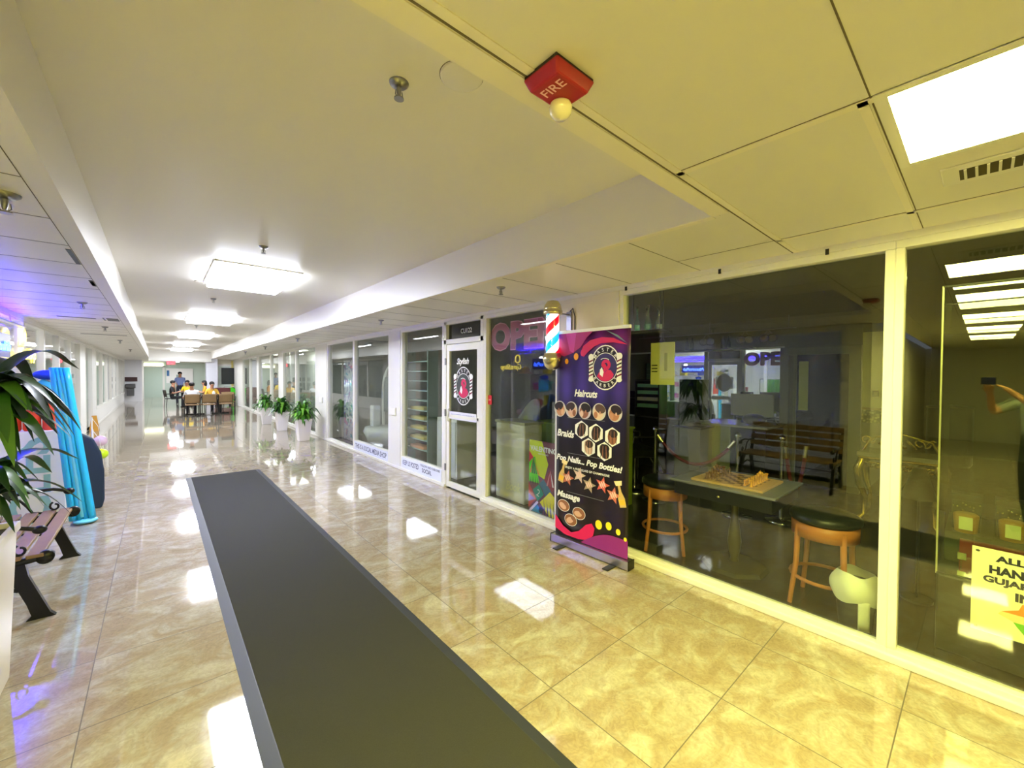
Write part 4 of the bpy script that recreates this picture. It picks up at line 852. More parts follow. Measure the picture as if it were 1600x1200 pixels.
for i, y in enumerate((2.92, 3.02, 3.56, 3.66)):
    o = MB().lathe([(0, 0), (.035, 0), (.035, .12), (.012, .17), (.012, .22), (0, .22)], (0, 0, 0), BLK, 14).build('wine_bottle', loc=(7.5, y, 2.151)); tag(o, ['dark bottle over the mirror, nearest the gold pendants', 'dark bottle over the mirror, second from the gold pendants', 'dark bottle over the mirror past the clear pendant', 'dark bottle over the mirror, farthest one'][i], 'bottle', 'dark bottles above the wall mirror')
t = thing('bottle_ledge', 'thin ledge above the mirror for the dark bottles', 'ledge', (7.52, 3.3, 2.13)); MB().box(-.1, .09, -.8, .8, 0, .02, BLK).build('ledge', t)
def barber_chair(loc, rz, label):
    t = thing('barber_chair', label, 'chair', loc, rz, 'black barber chairs')
    MB().box(-.26, .26, -.26, .24, .50, .62, BLK).build('seat', t, bevel=.03); m = MB(); m.X = Matrix.Translation((0, .25, .62)) @ Matrix.Rotation(-.2, 4, 'X'); m.box(-.25, .25, -.05, .06, 0, .55, BLK); m.build('backrest', t, bevel=.03)
    m = MB(); m.X = Matrix.Translation((0, .36, 1.16)) @ Matrix.Rotation(-.2, 4, 'X'); m.box(-.13, .13, -.05, .03, 0, .16, BLK); m.build('headrest', t, bevel=.02)
    for s in (-1, 1): MB().tube([(s*.29, .2, .62), (s*.29, .15, .8), (s*.29, -.2, .8), (s*.29, -.24, .64)], .02, CHROME, 8).build('armrest', t)
    MB().cyl((0, 0, .04), (0, 0, .5), .06, CHROME).build('column', t); MB().lathe([(.32, 0), (.32, .02), (.1, .05), (0, .05)], (0, 0, 0), CHROME, 28).build('base', t)
    MB().tube([(-.12, -.25, .52), (-.12, -.42, .22), (.12, -.42, .22), (.12, -.25, .52)], .014, CHROME, 8).build('footrest', t)
barber_chair((5.7, 4.3, 0), -pi/2-.3, 'black barber chair behind the banner before the mirror'); barber_chair((5.3, 3.35, 0), 1.0, 'second black barber chair nearer the window'); barber_chair((6.4, 5.4, 0), -pi/2, 'black barber chair at the far end of the mirror')
t = thing('styling_counter', 'styling counter with a pale lavender top before the mirror', 'counter', (6.78, 2.45, 0))
MB().box(-.42, .44, -.5, .5, .92, .95, mat((190, 190, 205), .15)).build('countertop', t); MB().box(-.38, .42, .0, .46, 0, .92, mat((160, 165, 135), .5)).build('cabinet', t); MB().box(-.36, .42, -.46, 0, 0, .92, mat((16, 16, 18), .4)).build('dark_cabinet', t)
t = thing('computer_monitor', 'pale back of a wide screen on the styling counter', 'monitor', (6.95, 2.35, .95), -pi/2); MB().box(-.3, .3, -.02, .02, .10, .44, mat((150, 150, 130), .5)).build('screen', t, bevel=.005); MB().box(-.03, .03, -.02, .02, .01, .12, BLK).build('neck', t); MB().box(-.12, .12, -.08, .08, 0, .012, BLK).build('foot', t)
t = thing('handbag', 'black rounded bag lying on the styling counter', 'bag', (6.6, 2.2, .95)); MB().ball((0, 0, .085), (.12, .16, .085), BLK).build('body', t); MB().tube([(0, -.15, .1), (0, -.26, .13), (0, -.3, .03)], .01, BLK, 8).build('strap', t)
t = thing('grey_cabinet', 'grey cabinet block beside the styling counter', 'cabinet', (6.0, 2.80, 0)); MB().box(-.2, .2, -.18, .2, 0, .90, mat((120, 122, 106), .5)).build('body', t, bevel=.006); MB().box(-.22, .22, -.2, .22, .90, .925, BLK).build('top', t)
t = thing('draped_cloth', 'black cloth cape heaped on the grey cabinet', 'cloth', (6.0, 2.86, .925)); m = MB()
m.surf(lambda u, v: ((.03+.15*v)*cos(u*2*pi)*(1+.2*sin(u*19)), (.03+.13*v)*sin(u*2*pi)*(1+.2*cos(u*13)), .25*(1-v)**.7+.01), 30, 8, BLK); m.build('cloth', t)
t = thing('product_shelf', 'dark shelf tower with rows of green and white products', 'shelf', (6.75, 3.95, 0), -pi/2)
m = MB(); [m.box(-.22, .22, -.14, .14, z, z+.02, BLK) for z in (.9, 1.08, 1.2, 1.32, 1.44, 1.56)]; m.box(-.22, .22, .12, .14, 0, 1.6, BLK); m.box(-.24, -.22, -.14, .14, 0, 1.6, BLK); m.box(.22, .24, -.14, .14, 0, 1.6, BLK); m.build('frame', t)
m = MB(); 
for z in (1.10, 1.22, 1.34, 1.46): m.box(-.2, .2, -.12, .02, z, z+.06, mat((150, 214, 190) if z != 1.22 else (220, 214, 190), .4))
m.build('product_rows', t)
def post(loc, label):
    t = thing('stanchion', label, 'rope post', loc, 0, 'chrome rope posts'); MB().lathe([(.16, 0), (.16, .015), (.03, .04), (.0, .04)], (0, 0, 0), CHROME, 24).build('base', t)
    MB().cyl((0, 0, .03), (0, 0, .93), .022, CHROME).build('pole', t); MB().lathe([(.035, .93), (.04, .95), (.03, .98), (0, 1.0)], (0, 0, 0), CHROME, 16).build('cap', t)
post((5.2, 1.9, 0), 'chrome rope post holding the red rope near the chess board'); post((5.4, 1.50, 0), 'chrome rope post beside the framed door'); post((5.0, 2.85, 0), 'chrome rope post partly behind the stool')
RR = mat((110, 30, 26), .8)
def rope(a, b, sag, label):
    m = MB(); P = [(a[0]+(b[0]-a[0])*k/14, a[1]+(b[1]-a[1])*k/14, a[2]+(b[2]-a[2])*k/14-sag*4*(k/14)*(1-k/14)) for k in range(15)]
    t = thing('barrier_rope', label, 'rope', a, 0, 'dark red barrier ropes'); m.X = Matrix.Translation((-a[0], -a[1], -a[2])); m.tube(P, .02, RR, 8); m.build('rope', t)
    m = MB(); m.X = Matrix.Translation((-a[0], -a[1], -a[2])); m.cyl(P[0], P[1], .026, BRASS); m.cyl(P[-2], P[-1], .026, BRASS); m.build('end_clips', t)
rope((5.2, 1.93, .88), (5.0, 2.82, .88), .33, 'dark red rope sagging from the post by the chess board'); rope((5.41, 1.47, .86), (5.62, 1.32, .86), .5, 'dark red rope hanging down beside the framed door')
t = thing('framed_glass_door', 'grey framed dark glass door in the back of the barber shop', 'door', (7.52, 1.63, 0), RX); FG = mat((128, 128, 104), .5)
m = MB(); m.box(-.50, -.38, -.04, .04, 0, 2.12, FG); m.box(.36, .50, -.04, .04, 0, 2.12, FG); m.box(-.5, .5, -.04, .04, 2.0, 2.12, FG); m.box(-.32, -.28, -.03, .03, 0, 2.0, FG); m.build('frame', t, bevel=.006)
MB().box(-.28, .36, -.005, .005, .02, 2.0, mat((26, 26, 16), .06)).build('dark_pane', t); MB().box(-.25, -.13, -.012, -.006, 1.15, 1.9, mat((214, 220, 130), .4)).build('painted_slit_light', t)  # pale strip's colour stands in for light in the door slit
CRM = mat((224, 222, 168), .6)
struct('wall_shop_cream', MB().box(7.595, 7.62, .78, 1.14, 1.2, 2.3, CRM)); 
m = bpy.data.materials.new('mosaic'); m.use_nodes = True; nt = m.node_tree; v = nt.nodes.new('ShaderNodeTexVoronoi'); v.inputs['Scale'].default_value = 28; cr = nt.nodes.new('ShaderNodeValToRGB'); cr.color_ramp.elements[0].color = lin((210, 206, 150)); cr.color_ramp.elements[1].color = lin((84, 78, 50)); cr.color_ramp.elements[1].position = .6
tc = nt.nodes.new('ShaderNodeTexCoord'); nt.links.new(tc.outputs['Object'], v.inputs[0]); nt.links.new(v.outputs[0], cr.inputs[0]); nt.links.new(cr.outputs[0], nt.nodes['Principled BSDF'].inputs[0])
struct('trim_9', MB().box(7.58, 7.62, .78, 1.14, 1.02, 1.2, m)); struct('trim_10', MB().box(7.57, 7.62, .78, 1.14, 1.2, 1.23, mat((150, 130, 70), .5)))
t = thing('thermostat', 'small dark thermostat on the cream wall by the framed door', 'thermostat', (7.59, .99, 1.43), RX); MB().box(-.035, .035, -.02, 0, -.045, .045, mat((60, 60, 40), .5)).build('case', t, bevel=.004); MB().box(-.02, .02, -.023, -.02, -.02, .02, mat((110, 110, 80), .3)).build('screen', t)
# ornate consoles
GOLD = mat((206, 176, 80), .22, 1)
def console(name, loc, rz, w, h, met, label, cat, top):
    t = thing(name, label, cat, loc, rz)
    for sx_ in (-1, 1):
        for sy_ in (-1, 1):
            a, b = sx_*w*.5, sy_*.18
            MB().tube([(a, b, h-.08), (a*1.10, b*1.2, h-.2), (a*1.05, b*1.1, h-.38), (a*.9, b*.9, h*.35), (a*.92, b*.95, .08), (a*1.08, b*1.15, .02)], [.035, .045, .035, .022, .02, .032], met, 10).build('leg', t)
    m = MB(); r = random.Random(len(label))
    for k in range(14):
        x = -w*.5+w*k/13; m.tube([(x+.05*cos(q*.7)*(1-q*.1), -.19-.01*sin(q), h-.15+.05*sin(q*.7+r.random())*(1-q*.1)) for q in range(8)], .011, met, 6); m.ball((x, -.2, h-.12), .02, met, 8, 6)
    m.build('carved_apron', t)
    MB().box(-w*.55, w*.55, -.22, .22, h-.08, h-.05, met).build('rail', t, bevel=.01); MB().box(-w*.57, w*.57, -.24, .24, h-.05, h, top).build('top', t, bevel=.01)
    return t
c = console('gilt_console', (6.35, .60, 0), -pi/2, .62, .80, GOLD, 'gilded ornate console with curved legs near the post', 'console table', mat((150, 145, 110), .2))
m = MB()
for k in range(9): m.tube([(-.3+k*.075+.05*cos(q*.8)*(1-q*.09), -.05, .92+.06*sin(q*.8+k)*(1-q*.09)) for q in range(9)], .011, GOLD, 6)
m.tube([(-.32, -.05, .8), (-.25, -.05, .95), (0, -.05, 1.02), (.25, -.05, .95), (.32, -.05, .8)], .014, GOLD, 8); m.build('crest', c)
t = thing('trash_drum', 'tall black drum at the end of the inner passage', 'drum', (11.4, .42, 0)); MB().lathe([(.28, 0), (.31, .05), (.31, 1.05), (.29, 1.1), (0, 1.1)], (0, 0, 0), mat((34, 30, 26), .3), 24).build('body', t); MB().lathe([(.32, 1.08), (.32, 1.12), (0, 1.16)], (0, 0, 0), BLK, 24).build('lid', t)
# folding ladder-like frames and floor lamp in the passage
t = thing('floor_lamp', 'dark floor lamp with a cone shade behind the display case', 'lamp', (4.25, .30, 0)); MB().cyl((0, 0, .02), (0, 0, .78), .008, BLK).build('pole', t); MB().lathe([(.10, .76), (.035, .98), (.02, .98)], (0, 0, 0), mat((26, 26, 18), .6), 20).build('lamp_shade', t); MB().cyl((0, 0, 0), (0, 0, .02), .09, BLK, n=20).build('base', t)
# ------------------------------------------------------------------ jewellery window
t = thing('display_case', 'glass display case with a dark base behind the notice about jewellery', 'display case', (4.0, -.55, 0)); GG = glass_mat((.86, .92, .82), .05, 'case')
MB().box(-.42, .45, -.75, .72, 0, .46, mat((40, 42, 30), .35)).build('base', t, bevel=.01)
m = MB(); DKF = mat((52, 54, 40), .4)
for x in (-.42, .44):
    for y in (-.75, .72): m.box(x-.004, x+.004, y-.004, y+.004, .46, 2.2, mat((200, 200, 150), .3, .6) if x < 0 and y > 0 else DKF)  # front left post in a paler material: its bright edge is painted
for z in (.46, 2.19): 
    for y in (-.75, .72): m.box(-.42, .44, y-.005, y+.005, z, z+.01, DKF)
    for x in (-.42, .44): m.box(x-.005, x+.005, -.75, .72, z, z+.01, DKF)
m.build('edge_frame', t); MB().box(-.41, -.405, -.74, .71, .47, 2.19, GG).build('front_pane', t); MB().box(-.41, .43, .712, .717, .47, 2.19, GG).build('side_pane', t); MB().box(-.40, .43, -.74, .71, 1.18, 1.19, GG).build('glass_shelf', t)
MB().box(-.14, .42, -.72, .70, .47, .66, mat((60, 60, 36), .6)).build('riser', t)
t = thing('jewel_chest', 'dark red studded leather chest with a brass clasp in the display case', 'chest', (3.73, -.28, .47)); RL = mat((140, 36, 24), .3, coat=.5)
MB().box(-.12, .12, -.36, .36, 0, .12, RL).build('body', t, bevel=.006); m = MB(); m.surf(lambda u, v: (-.12+.24*v, -.36+.72*u, .12+.07*sin(pi*v)), 1, 10, RL); m.add([(-.12, .36, .12)] + [(-.12+.24*k/10, .36, .12+.07*sin(pi*k/10)) for k in range(11)], [tuple(range(12))], RL); m.add([(-.12, -.36, .12)] + [(-.12+.24*k/10, -.36, .12+.07*sin(pi*k/10)) for k in range(11)], [tuple(range(12))[::-1]], RL); m.build('lid', t)
m = MB(); m.box(-.13, -.118, -.04, .04, .08, .15, BRASS); m.box(-.13, -.118, .33, .365, .1, .14, BRASS); m.box(-.13, -.118, .33, .365, 0, .03, BRASS); m.build('clasp', t); m = MB()
[m.ball((-.122, -.34+k*.04, .112), .004, BRASS, 6, 4) for k in range(18)]; [m.ball((-.122, .35, .01+k*.015), .004, BRASS, 6, 4) for k in range(7)]; m.build('studs', t)
def tower(loc, label):
    t = thing('ring_display', label, 'jewellery stand', loc, 0, 'ring stands in the display case')
    MB().box(-.05, .05, -.065, .065, 0, .19, mat((34, 36, 24), .4)).build('box', t, bevel=.004); MB().box(-.055, .055, -.07, .07, .19, .23, BLK).build('box_lid', t)
    MB().lathe([(.05, 0), (.058, .11), (.045, .12), (0, .12)], (-.09, .0, 0), mat((180, 124, 50), .5), 20).build('ring_cushion', t); MB().box(-.152, -.148, -.03, .03, .025, .105, mat((250, 240, 190), .6)).build('price_tag', t)
    m = MB(); r = random.Random(3); [m.ball((-.052, r.uniform(-.06, .06), r.uniform(.12, .18)), .006, BRASS, 6, 4) for k in range(10)]; m.build('rings', t)
tower((4.02, .06, .66), 'ring stand with cream tag at the left end of the display case'); tower((4.02, -.13, .66), 'ring stand with cream tag, second in the display case'); tower((4.02, -.34, .66), 'ring stand with cream tag cut by the right edge')
t = thing('shop_notice', 'cream notice with dark capitals and a map, stuck inside the right glass', 'sign', (3.262, -.21, .32), RX)
MB().box(-.235, .235, 0, .006, 0, .44, mat((250, 246, 200), .5)).build('sheet', t); NV = C(46, 44, 62)
m = MB(); m.text('ALL JEWELRY', .05, .015, .392, NV, width=.34, height=.044, bold=.05); m.text('HANDMADE IN', .05, .01, .336, NV, width=.37, height=.044, bold=.05); m.text('GUJARAT', .05, -.085, .279, NV, width=.22, height=.044, bold=.05); m.text('INDIA', .05, -.01, .222, NV, width=.155, height=.044, bold=.05); m.build('lettering', t)
m = MB(); MX = lambda P: [(x*.28-.03, z*.28+.105) for x, z in P]
m.poly(MX([(-.12, .32), (.14, .32), (.06, .18), (.12, .1), (-.36, .1), (-.30, .13), (-.16, .2)]), C(236, 140, 20)); m.poly(MX([(-.36, .1), (.12, .1), (.5, .03), (.5, -.03), (-.22, -.04), (-.4, .04)]), C(240, 226, 150)); m.poly(MX([(-.22, -.04), (.4, -.04), (.1, -.1), (.06, -.24), (-.08, -.24), (-.17, -.12)]), C(110, 200, 20)); m.build('map_print', t)
m = MB(); [m.disc(x, z, .008, .006, C(80, 80, 60)) for x in (-.215, .215) for z in (.02, .42)]; m.build('fixings', t)
# ------------------------------------------------------------------ studio windows
t = thing('ladder_shelf', 'grey green shelf ladder with a few yellow books behind the strip lettering', 'shelf', (3.52, 6.50, 0), RX); SG = mat((96, 124, 116), .4)
m = MB(); m.box(-.44, -.41, -.1, .1, 0, 2.08, SG); m.box(.37, .40, -.1, .1, 0, 2.08, SG); [m.box(-.42, .38, -.1, .1, .35+k*.17, .365+k*.17, mat((170, 196, 190), .3)) for k in range(10)]; m.build('frame', t)
for k in range(5):
    o = MB().box(-.08, .08, -.25, .25, 0, .05, mat((206, 190, 110) if k > 0 else (214, 150, 110), .5)).build('book_stack', loc=(3.52, 6.52, .3655+k*.17)); tag(o, 'flat yellow books on the shelf ladder, %s' % ['lowest shelf', 'second shelf from below', 'third shelf from below', 'fourth shelf from below', 'highest of the filled shelves'][k], 'books', 'flat books on the shelf ladder')
t = thing('white_cabinet', 'white cabinet low behind the glass beside the shop door', 'cabinet', (3.80, 5.72, 0), RX); MB().box(-.3, .3, -.25, .25, 0, .95, WHITE).build('body', t, bevel=.01); MB().box(-.28, .28, -.262, -.25, .05, .9, mat((214, 216, 214), .4)).build('door', t)
t = thing('photo_booth', 'white arched photo booth frame with a boat shaped white base', 'photo booth', (4.25, 9.3, 0), RX)
WG = mat((232, 236, 232), .25)
MB().tube([(.52*cos(a*pi/16), 0, 1.25+.62*sin(a*pi/16)) for a in range(17)], .035, WG, 12).build('arch', t); m = MB(); m.tube([(-.52, 0, 1.25), (-.5, 0, .4)], .035, WG); m.tube([(.52, 0, 1.25), (.5, 0, .4)], .035, WG); m.build('uprights', t)
MB().box(-.47, .47, .0, .02, .75, 1.6, mat((74, 100, 92), .2)).build('back_panel', t); MB().lathe([(.3, 0), (.55, .1), (.66, .32), (.62, .42), (0, .40)], (0, 0, 0), WG, 32).build('base', t); MB().box(-.5, -.3, -.35, -.15, .4, .92, WG).build('printer_tower', t, bevel=.03)
t = thing('holographic_curtain', 'shimmering white blue and pink curtain sheet in the studio window', 'curtain', (3.62, 10.35, 0))
m = bpy.data.materials.new('holographic_film'); m.use_nodes = True; nt = m.node_tree; b = nt.nodes['Principled BSDF']; n = nt.nodes.new('ShaderNodeTexNoise'); n.inputs['Scale'].default_value = 3; n.inputs['Distortion'].default_value = 2; cr = nt.nodes.new('ShaderNodeValToRGB'); e = cr.color_ramp.elements
e[0].position = .3; e[0].color = lin((90, 200, 230)); e[1].position = .7; e[1].color = lin((240, 130, 160))
for p, c in ((.42, (240, 245, 250)), (.52, (235, 238, 245)), (.6, (150, 160, 210))): q = e.new(p); q.color = lin(c)
tc = nt.nodes.new('ShaderNodeTexCoord'); nt.links.new(tc.outputs['Object'], n.inputs[0]); nt.links.new(n.outputs[0], cr.inputs[0]); nt.links.new(cr.outputs[0], b.inputs[0]); b.inputs['Roughness'].default_value = .25; b.inputs['Metallic'].default_value = .3
MB().surf(lambda u, v: (.03*sin(u*30), -.35+.7*u, .02+2.0*v), 40, 2, m).build('sheet', t, solid=.003); MB().cyl((0, -.4, 2.03), (0, .4, 2.03), .012, STEEL).build('rod', t); m = MB(); m.cyl((0, -.38, 0), (0, -.38, 2.03), .01, STEEL); m.cyl((0, .38, 0), (0, .38, 2.03), .01, STEEL); m.build('stands', t)
# ------------------------------------------------------------------ seating group at the far end
TAN = mat((150, 122, 84), .6, 0, 0, .2, 60, 0, 0, 'tan')
def cafe_chair(loc, rz, label, seatm=TAN):
    t = thing('cafe_chair', label, 'chair', loc, rz, 'cafe chairs around the far tables')
    MB().box(-.23, .23, -.24, .2, .43, .47, seatm).build('seat', t, bevel=.015)
    m = MB(); m.surf(lambda u, v: (-.24+.48*u, .22+.05*sin(pi*u)+.05*v, .52+.33*v+.02*sin(pi*u)*v), 10, 4, seatm); m.build('backrest', t, solid=.025)
    for sx_ in (-1, 1):
        MB().tube([(sx_*.21, -.22, .45), (sx_*.22, -.24, 0)], .014, BLACK, 8).build('leg', t); MB().tube([(sx_*.24, .28, .84), (sx_*.23, .21, .45), (sx_*.23, .24, 0)], .014, BLACK, 8).build('leg', t)
        MB().tube([(sx_*.24, .22, .66), (sx_*.26, 0, .67), (sx_*.24, -.22, .64), (sx_*.21, -.23, .45)], .013, BLACK, 8).build('armrest', t)
    return t
def cafe_table(loc, label):
    t = thing('cafe_table', label, 'table', loc, 0, 'dark cafe tables'); MB().box(-.38, .38, -.38, .38, .72, .75, mat((60, 48, 44), .3)).build('tabletop', t, bevel=.006)
    MB().cyl((0, 0, .05), (0, 0, .72), .04, BLACK).build('column', t); m = MB(); m.box(-.30, .30, -.035, .035, 0, .05, BLACK); m.box(-.035, .035, -.30, .30, 0, .05, BLACK); m.build('cross_base', t, bevel=.01)
cafe_table((1.15, 21.0, 0), 'dark square table behind the left pair of tan chairs'); cafe_table((1.98, 21.0, 0), 'dark square table behind the right tan chair'); cafe_table((1.15, 26.2, 0), 'small dark table farther back between the seated people')
cafe_chair((1.00, 20.25, 0), pi, 'tan backed chair at the left end of the near row'); cafe_chair((1.50, 20.15, 0), pi+.1, 'tan backed chair in the middle of the near row'); cafe_chair((2.08, 20.3, 0), pi-.05, 'tan backed chair at the right end of the near row')
cafe_chair((1.75, 21.8, 0), 0, 'tan chair under the person in the yellow shirt, facing the camera'); cafe_chair((2.35, 21.8, 0), 0, 'empty tan chair facing the camera beyond the right table')
cafe_chair((.50, 26.1, 0), pi/2-.2, 'black chair at the far left of the seating group', BLACK); cafe_chair((1.15, 26.95, 0), 0, 'black chair behind the small far table', BLACK); cafe_chair((1.85, 26.1, 0), -pi/2, 'dark chair right of the small far table', BLACK)
def vase(loc): 
    t = thing('napkin_holder', 'white napkin holder on the near dark table', 'napkin holder', loc); MB().box(-.05, .05, -.05, .05, 0, .16, WHITE).build('holder', t, bevel=.005); MB().ball((0, 0, .16), (.035, .035, .05), WHITE).build('napkins', t)
vase((1.75, 20.95, .75))
t = thing('wall_screen', 'large dark screen hanging on the wall at the end of the right side', 'screen', (3.0, 27.58, 1.56)); MB().box(-.35, .35, -.05, 0, -.45, .45, BLACK).build('case', t, bevel=.01); MB().box(-.32, .32, -.053, -.05, -.42, .42, mat((40, 46, 46), .25)).build('display', t); MB().box(-.1, .1, 0, .02, -.1, .1, BLACK).build('mount', t)
t = thing('clothes_rack', 'bright green shirts with one dark shirt hanging on a floor rack', 'clothes', (3.0, 26.9, 0))
m = MB(); m.cyl((-.3, 0, .98), (.3, 0, .98), .01, CHROME); m.cyl((-.3, 0, 0), (-.3, 0, .98), .01, CHROME); m.cyl((.3, 0, 0), (.3, 0, .98), .01, CHROME); m.cyl((-.3, -.2, .01), (-.3, .2, .01), .01, CHROME); m.cyl((.3, -.2, .01), (.3, .2, .01), .01, CHROME); m.build('rail', t)
def tee(x, y, col):
    m = MB(); P = [(-.16, .05), (.16, .05), (.17, .62), (.26, .45), (.31, .50), (.22, .80), (.07, .88), (-.07, .88), (-.22, .80), (-.31, .50), (-.26, .45), (-.17, .62)]
    m.prism([(a*.95+x, b+.06) for a, b in P], y-.015, y+.015, mat(col, .8)); m.build('shirt', t, bevel=.01)
tee(-.02, -.05, (70, 214, 30)); tee(.08, .06, (24, 60, 40))
t = thing('sofa', 'low dark red sofa near the far column', 'sofa', (2.55, 25.8, 0)); MB().box(-.35, .35, -.3, .3, .1, .45, mat((90, 40, 40), .7)).build('seat', t, bevel=.04); MB().box(-.35, .35, .2, .36, .45, .95, mat((90, 40, 40), .7)).build('backrest', t, bevel=.04); m = MB(); [m.box(x-.03, x+.03, y-.03, y+.03, 0, .1, BLACK) for x in (-.3, .3) for y in (-.25, .25)]; m.build('feet', t)
# ------------------------------------------------------------------ people
def skin_mesh(verts, edges, radii, root=0):
    me = bpy.data.meshes.new('s'); me.from_pydata(verts, edges, []); o = bpy.data.objects.new('s', me); COL.objects.link(o)
    md = o.modifiers.new('k', 'SKIN'); md.use_smooth_shade = True
    if not me.skin_vertices: me.attributes.new('skin', 'FLOAT', 'POINT')
    for i, r in enumerate(radii): me.skin_vertices[0].data[i].radius = r if isinstance(r, tuple) else (r, r)
    me.skin_vertices[0].data[root].use_root = True
    sb = o.modifiers.new('u', 'SUBSURF'); sb.levels = 2; sb.render_levels = 2
    dg = bpy.context.evaluated_depsgraph_get(); dg.update(); out = bpy.data.meshes.new_from_object(o.evaluated_get(dg))
    v = [tuple(p.co) for p in out.vertices]; f = [tuple(p.vertices) for p in out.polygons]
    bpy.data.objects.remove(o); bpy.data.meshes.remove(me); bpy.data.meshes.remove(out); return v, f
def person(label, loc, rz, pose, shirt, pants, skin=(176, 124, 94), hair=(28, 22, 20), long_hair=False, arms=None, headlift=0, group=None, shoes=(30, 30, 32)):
    t = thing('person', label, 'person', loc, rz, group)
    if pose == 'sit':
        H = .48; hip = [(s*.09, .0, H) for s in (-1, 1)]; knee = [(s*.12, -.42, H+.02) for s in (-1, 1)]; ank = [(s*.12, -.40, .09) for s in (-1, 1)]; toe = [(s*.13, -.56, .05) for s in (-1, 1)]
        spine = [(0, .02, H+.02), (0, .04, H+.25), (0, .02, H+.45), (0, .0, H+.57)]; head = (0, -.03, H+.72+headlift)
        el = [(s*.26, -.06, H+.22) for s in (-1, 1)]; wr = [(s*.14, -.28, H+.30) for s in (-1, 1)]
    else:
        H = .93; hip = [(s*.09, 0, H-.04) for s in (-1, 1)]; knee = [(s*.11, -.01, .49) for s in (-1, 1)]; ank = [(s*.12, .03, .09) for s in (-1, 1)]; toe = [(s*.14, -.12, .045) for s in (-1, 1)]
        spine = [(0, 0, H), (0, .01, H+.22), (0, .01, H+.44), (0, .0, H+.56)]; head = (0, -.02, H+.71)
        el = [(s*.25, .02, H+.16) for s in (-1, 1)]; wr = [(s*.24, -.08, H-.08) for s in (-1, 1)]
    if arms: el, wr = arms
    V_ = []; E_ = []; R_ = []; kind = []
    def add(p, r, k, par=None):
        V_.append(p); R_.append(r); kind.append(k)
        if par is not None: E_.append((par, len(V_)-1))
        return len(V_)-1
    p0 = add(spine[0], (.15, .115), 'p'); p1 = add(spine[1], (.14, .10), 's', p0); p2 = add(spine[2], (.16, .11), 's', p1); n = add(spine[3], (.055, .055), 'k', p2); hd0 = add((head[0], head[1], head[2]-.07), (.062, .07), 'k', n); hd = add((head[0], head[1]+.0, head[2]+.01), (.078, .098), 'k', hd0); add((head[0], head[1]+.01, head[2]+.075), (.055, .07), 'k', hd)
    for i, s in enumerate((-1, 1)):
        h = add(hip[i], .088, 'p', p0); mid = tuple((a+b)/2 for a, b in zip(hip[i], knee[i])); q = add(mid, .078, 'p', h); k_ = add(knee[i], .058, 'p', q); c = add(tuple(a*.65+b*.35 for a, b in zip(knee[i], ank[i])), .055, 'p', k_); a_ = add(ank[i], .038, 'p', c); add(toe[i], (.042, .032), 'f', a_)
        sh = (s*.175, spine[2][1], spine[2][2]+.035); a1 = add(sh, .058, 's', p2); a2 = add(tuple((a+b)/2 for a, b in zip(sh, el[i])), .048, 's', a1); e = add(el[i], .040, 'k', a2); w = add(wr[i], .027, 'k', e)
        d = Vector(wr[i])-Vector(el[i]); d.normalize(); sd = d.cross(Vector((0, 0, 1))); sd = sd.normalized() if sd.length > .1 else Vector((1, 0, 0)); pm = Vector(wr[i])+d*.05; pl = add(tuple(pm), (.038, .018), 'k', w)
        up = sd.cross(d).normalized()
        for j, L in enumerate((.062, .074, .070, .054)):
            o_ = sd*((j-1.5)*.021); b0 = add(tuple(pm+o_+d*.03), .0095, 'k', pl); b1 = add(tuple(pm+o_+d*(.03+L*.55)-up*.008), .0088, 'k', b0); add(tuple(pm+o_+d*(.03+L*.9)-up*.026), .0078, 'k', b1)
        th = add(tuple(pm-sd*.034*s-up*.006), .0105, 'k', pl); add(tuple(pm-sd*.048*s+d*.032-up*.016), .0095, 'k', th)
    v, f = skin_mesh(V_, E_, R_)
    mats = {'s': mat(shirt, .8), 'p': mat(pants, .8), 'k': mat(skin, .5), 'f': mat(shoes, .5)}
    m = MB(); b = {}
    ctr = [Vector(p) for p in V_]; segs = [(ctr[a], ctr[c], kind[a], kind[c]) for a, c in E_]
    def near(p):
        best = None
        for a, c, ka, kc in segs:
            ab = c-a; L = ab.length_squared; u = 0 if L == 0 else max(0, min(1, (p-a).dot(ab)/L)); d2 = (p-(a+ab*u)).length_squared
            if best is None or d2 < best[0]: best = (d2, ka if u < .5 else kc)
        return best[1]
    for fc in f:
        c = sum((Vector(v[i]) for i in fc), Vector())/len(fc); b.setdefault(near(c), []).append(fc)
    m.v = list(v); 
    for k_, fs in b.items():
        mi = m.mi(mats[k_])
        for fc in fs: m.f.append(fc); m.m.append(mi); m.sm.append(True)
    body = m.build('body', t)
    hx, hy, hz = head
    m = MB(); SKm = mats['k']
    m.tube([(hx, hy-.093, hz+.03), (hx, hy-.118, hz-.012), (hx, hy-.095, hz-.02)], [.009, .014, .012], SKm, 8)
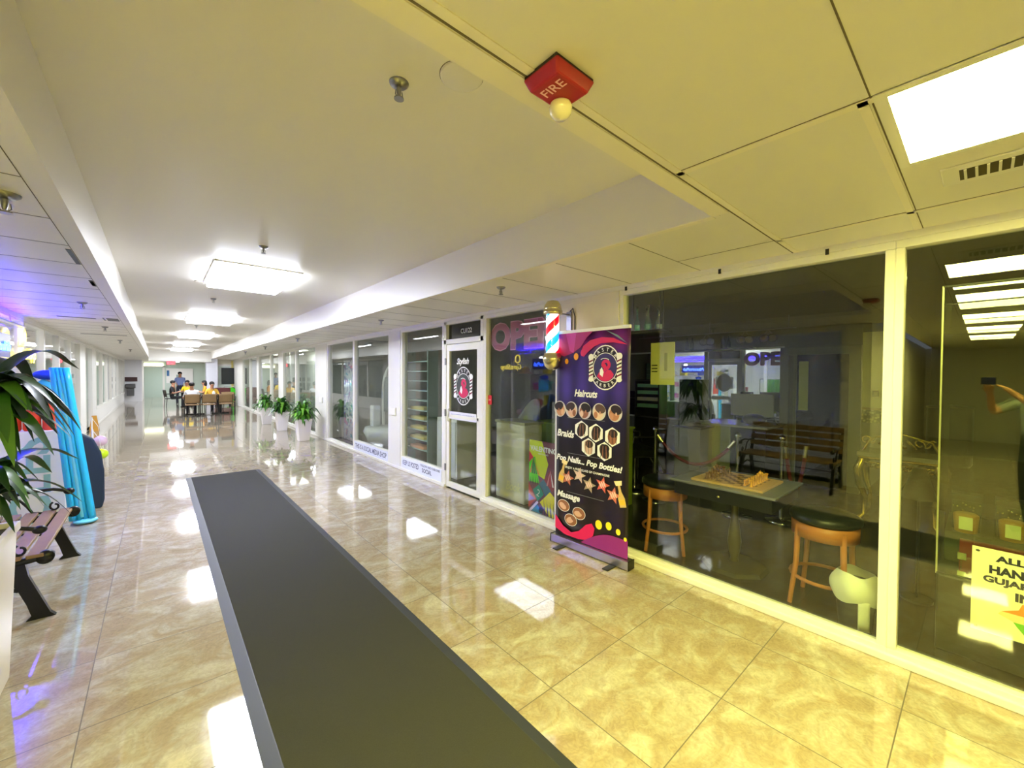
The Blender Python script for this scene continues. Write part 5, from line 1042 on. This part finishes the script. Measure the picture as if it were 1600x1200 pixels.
    for s in (-1, 1): m.ball((hx+s*.032, hy-.088, hz+.022), (.015, .010, .009), WT, 10, 6); m.ball((hx+s*.032, hy-.097, hz+.022), (.006, .004, .006), BLACK, 8, 5); m.ball((hx+s*.083, hy+.005, hz+.0), (.010, .020, .030), SKm, 8, 6)
    m.ball((hx, hy-.090, hz-.048), (.026, .010, .008), mat((150, 80, 76), .5), 10, 6); m.build('face', t)
    m = MB(); HM = mat(hair, .7); m.ball((hx, hy+.022, hz+.052), (.094, .106, .088), HM, 18, 12)
    if long_hair: m.ball((hx, hy+.06, hz-.03), (.10, .08, .17), HM, 16, 10)
    m.build('hair', t); return t
person('seated person in black clothes at the far left of the group', (.54, 26.08, .0), pi/2-.2, 'sit', (24, 22, 26), (20, 20, 24), hair=(16, 14, 14))
person('seated person in a white shirt with the back to the camera', (1.00, 20.32, 0), pi, 'sit', (232, 234, 240), (40, 40, 50), group=None)
person('seated person in a yellow shirt facing the camera behind the tables', (1.75, 21.72, 0), .2, 'sit', (222, 176, 60), (30, 30, 40))
person('seated person in a bright yellow vest at the small far table', (1.15, 26.85, 0), -.2, 'sit', (240, 206, 30), (40, 40, 44))
person('seated person in an orange yellow top right of the small far table', (1.80, 26.1, 0), -pi/2, 'sit', (236, 160, 40), (34, 34, 40), long_hair=True)
person('person in a pale blue shirt standing behind the seated group', (.92, 29.0, 0), .1, 'stand', (130, 146, 196), (50, 54, 70), hair=(20, 20, 22))
# the photographer, seen only as a reflection in the right glass
py = .713824788; bx_, by_ = -.52*sin(py), -.52*cos(py)
ph = person('person in a pale top holding up a phone, seen reflected in the glass', (bx_, by_, 0), pi-py, 'stand', (150, 160, 140), (60, 66, 50), skin=(200, 150, 110), hair=(120, 80, 50), arms=([(-.27, -.20, 1.28), (.27, -.20, 1.28)], [(-.12, -.36, 1.50), (.12, -.36, 1.50)]))
t = thing('phone', 'dark phone held up by the person reflected in the glass', 'phone', (-.035*sin(py), -.035*cos(py), 1.625), -py); MB().box(-.078, .078, -.008, 0, -.038, .038, BLACK).build('case', t, bevel=.002); MB().box(-.074, .074, -.0085, -.008, -.035, .035, mat((60, 70, 80), .1)).build('screen', t)
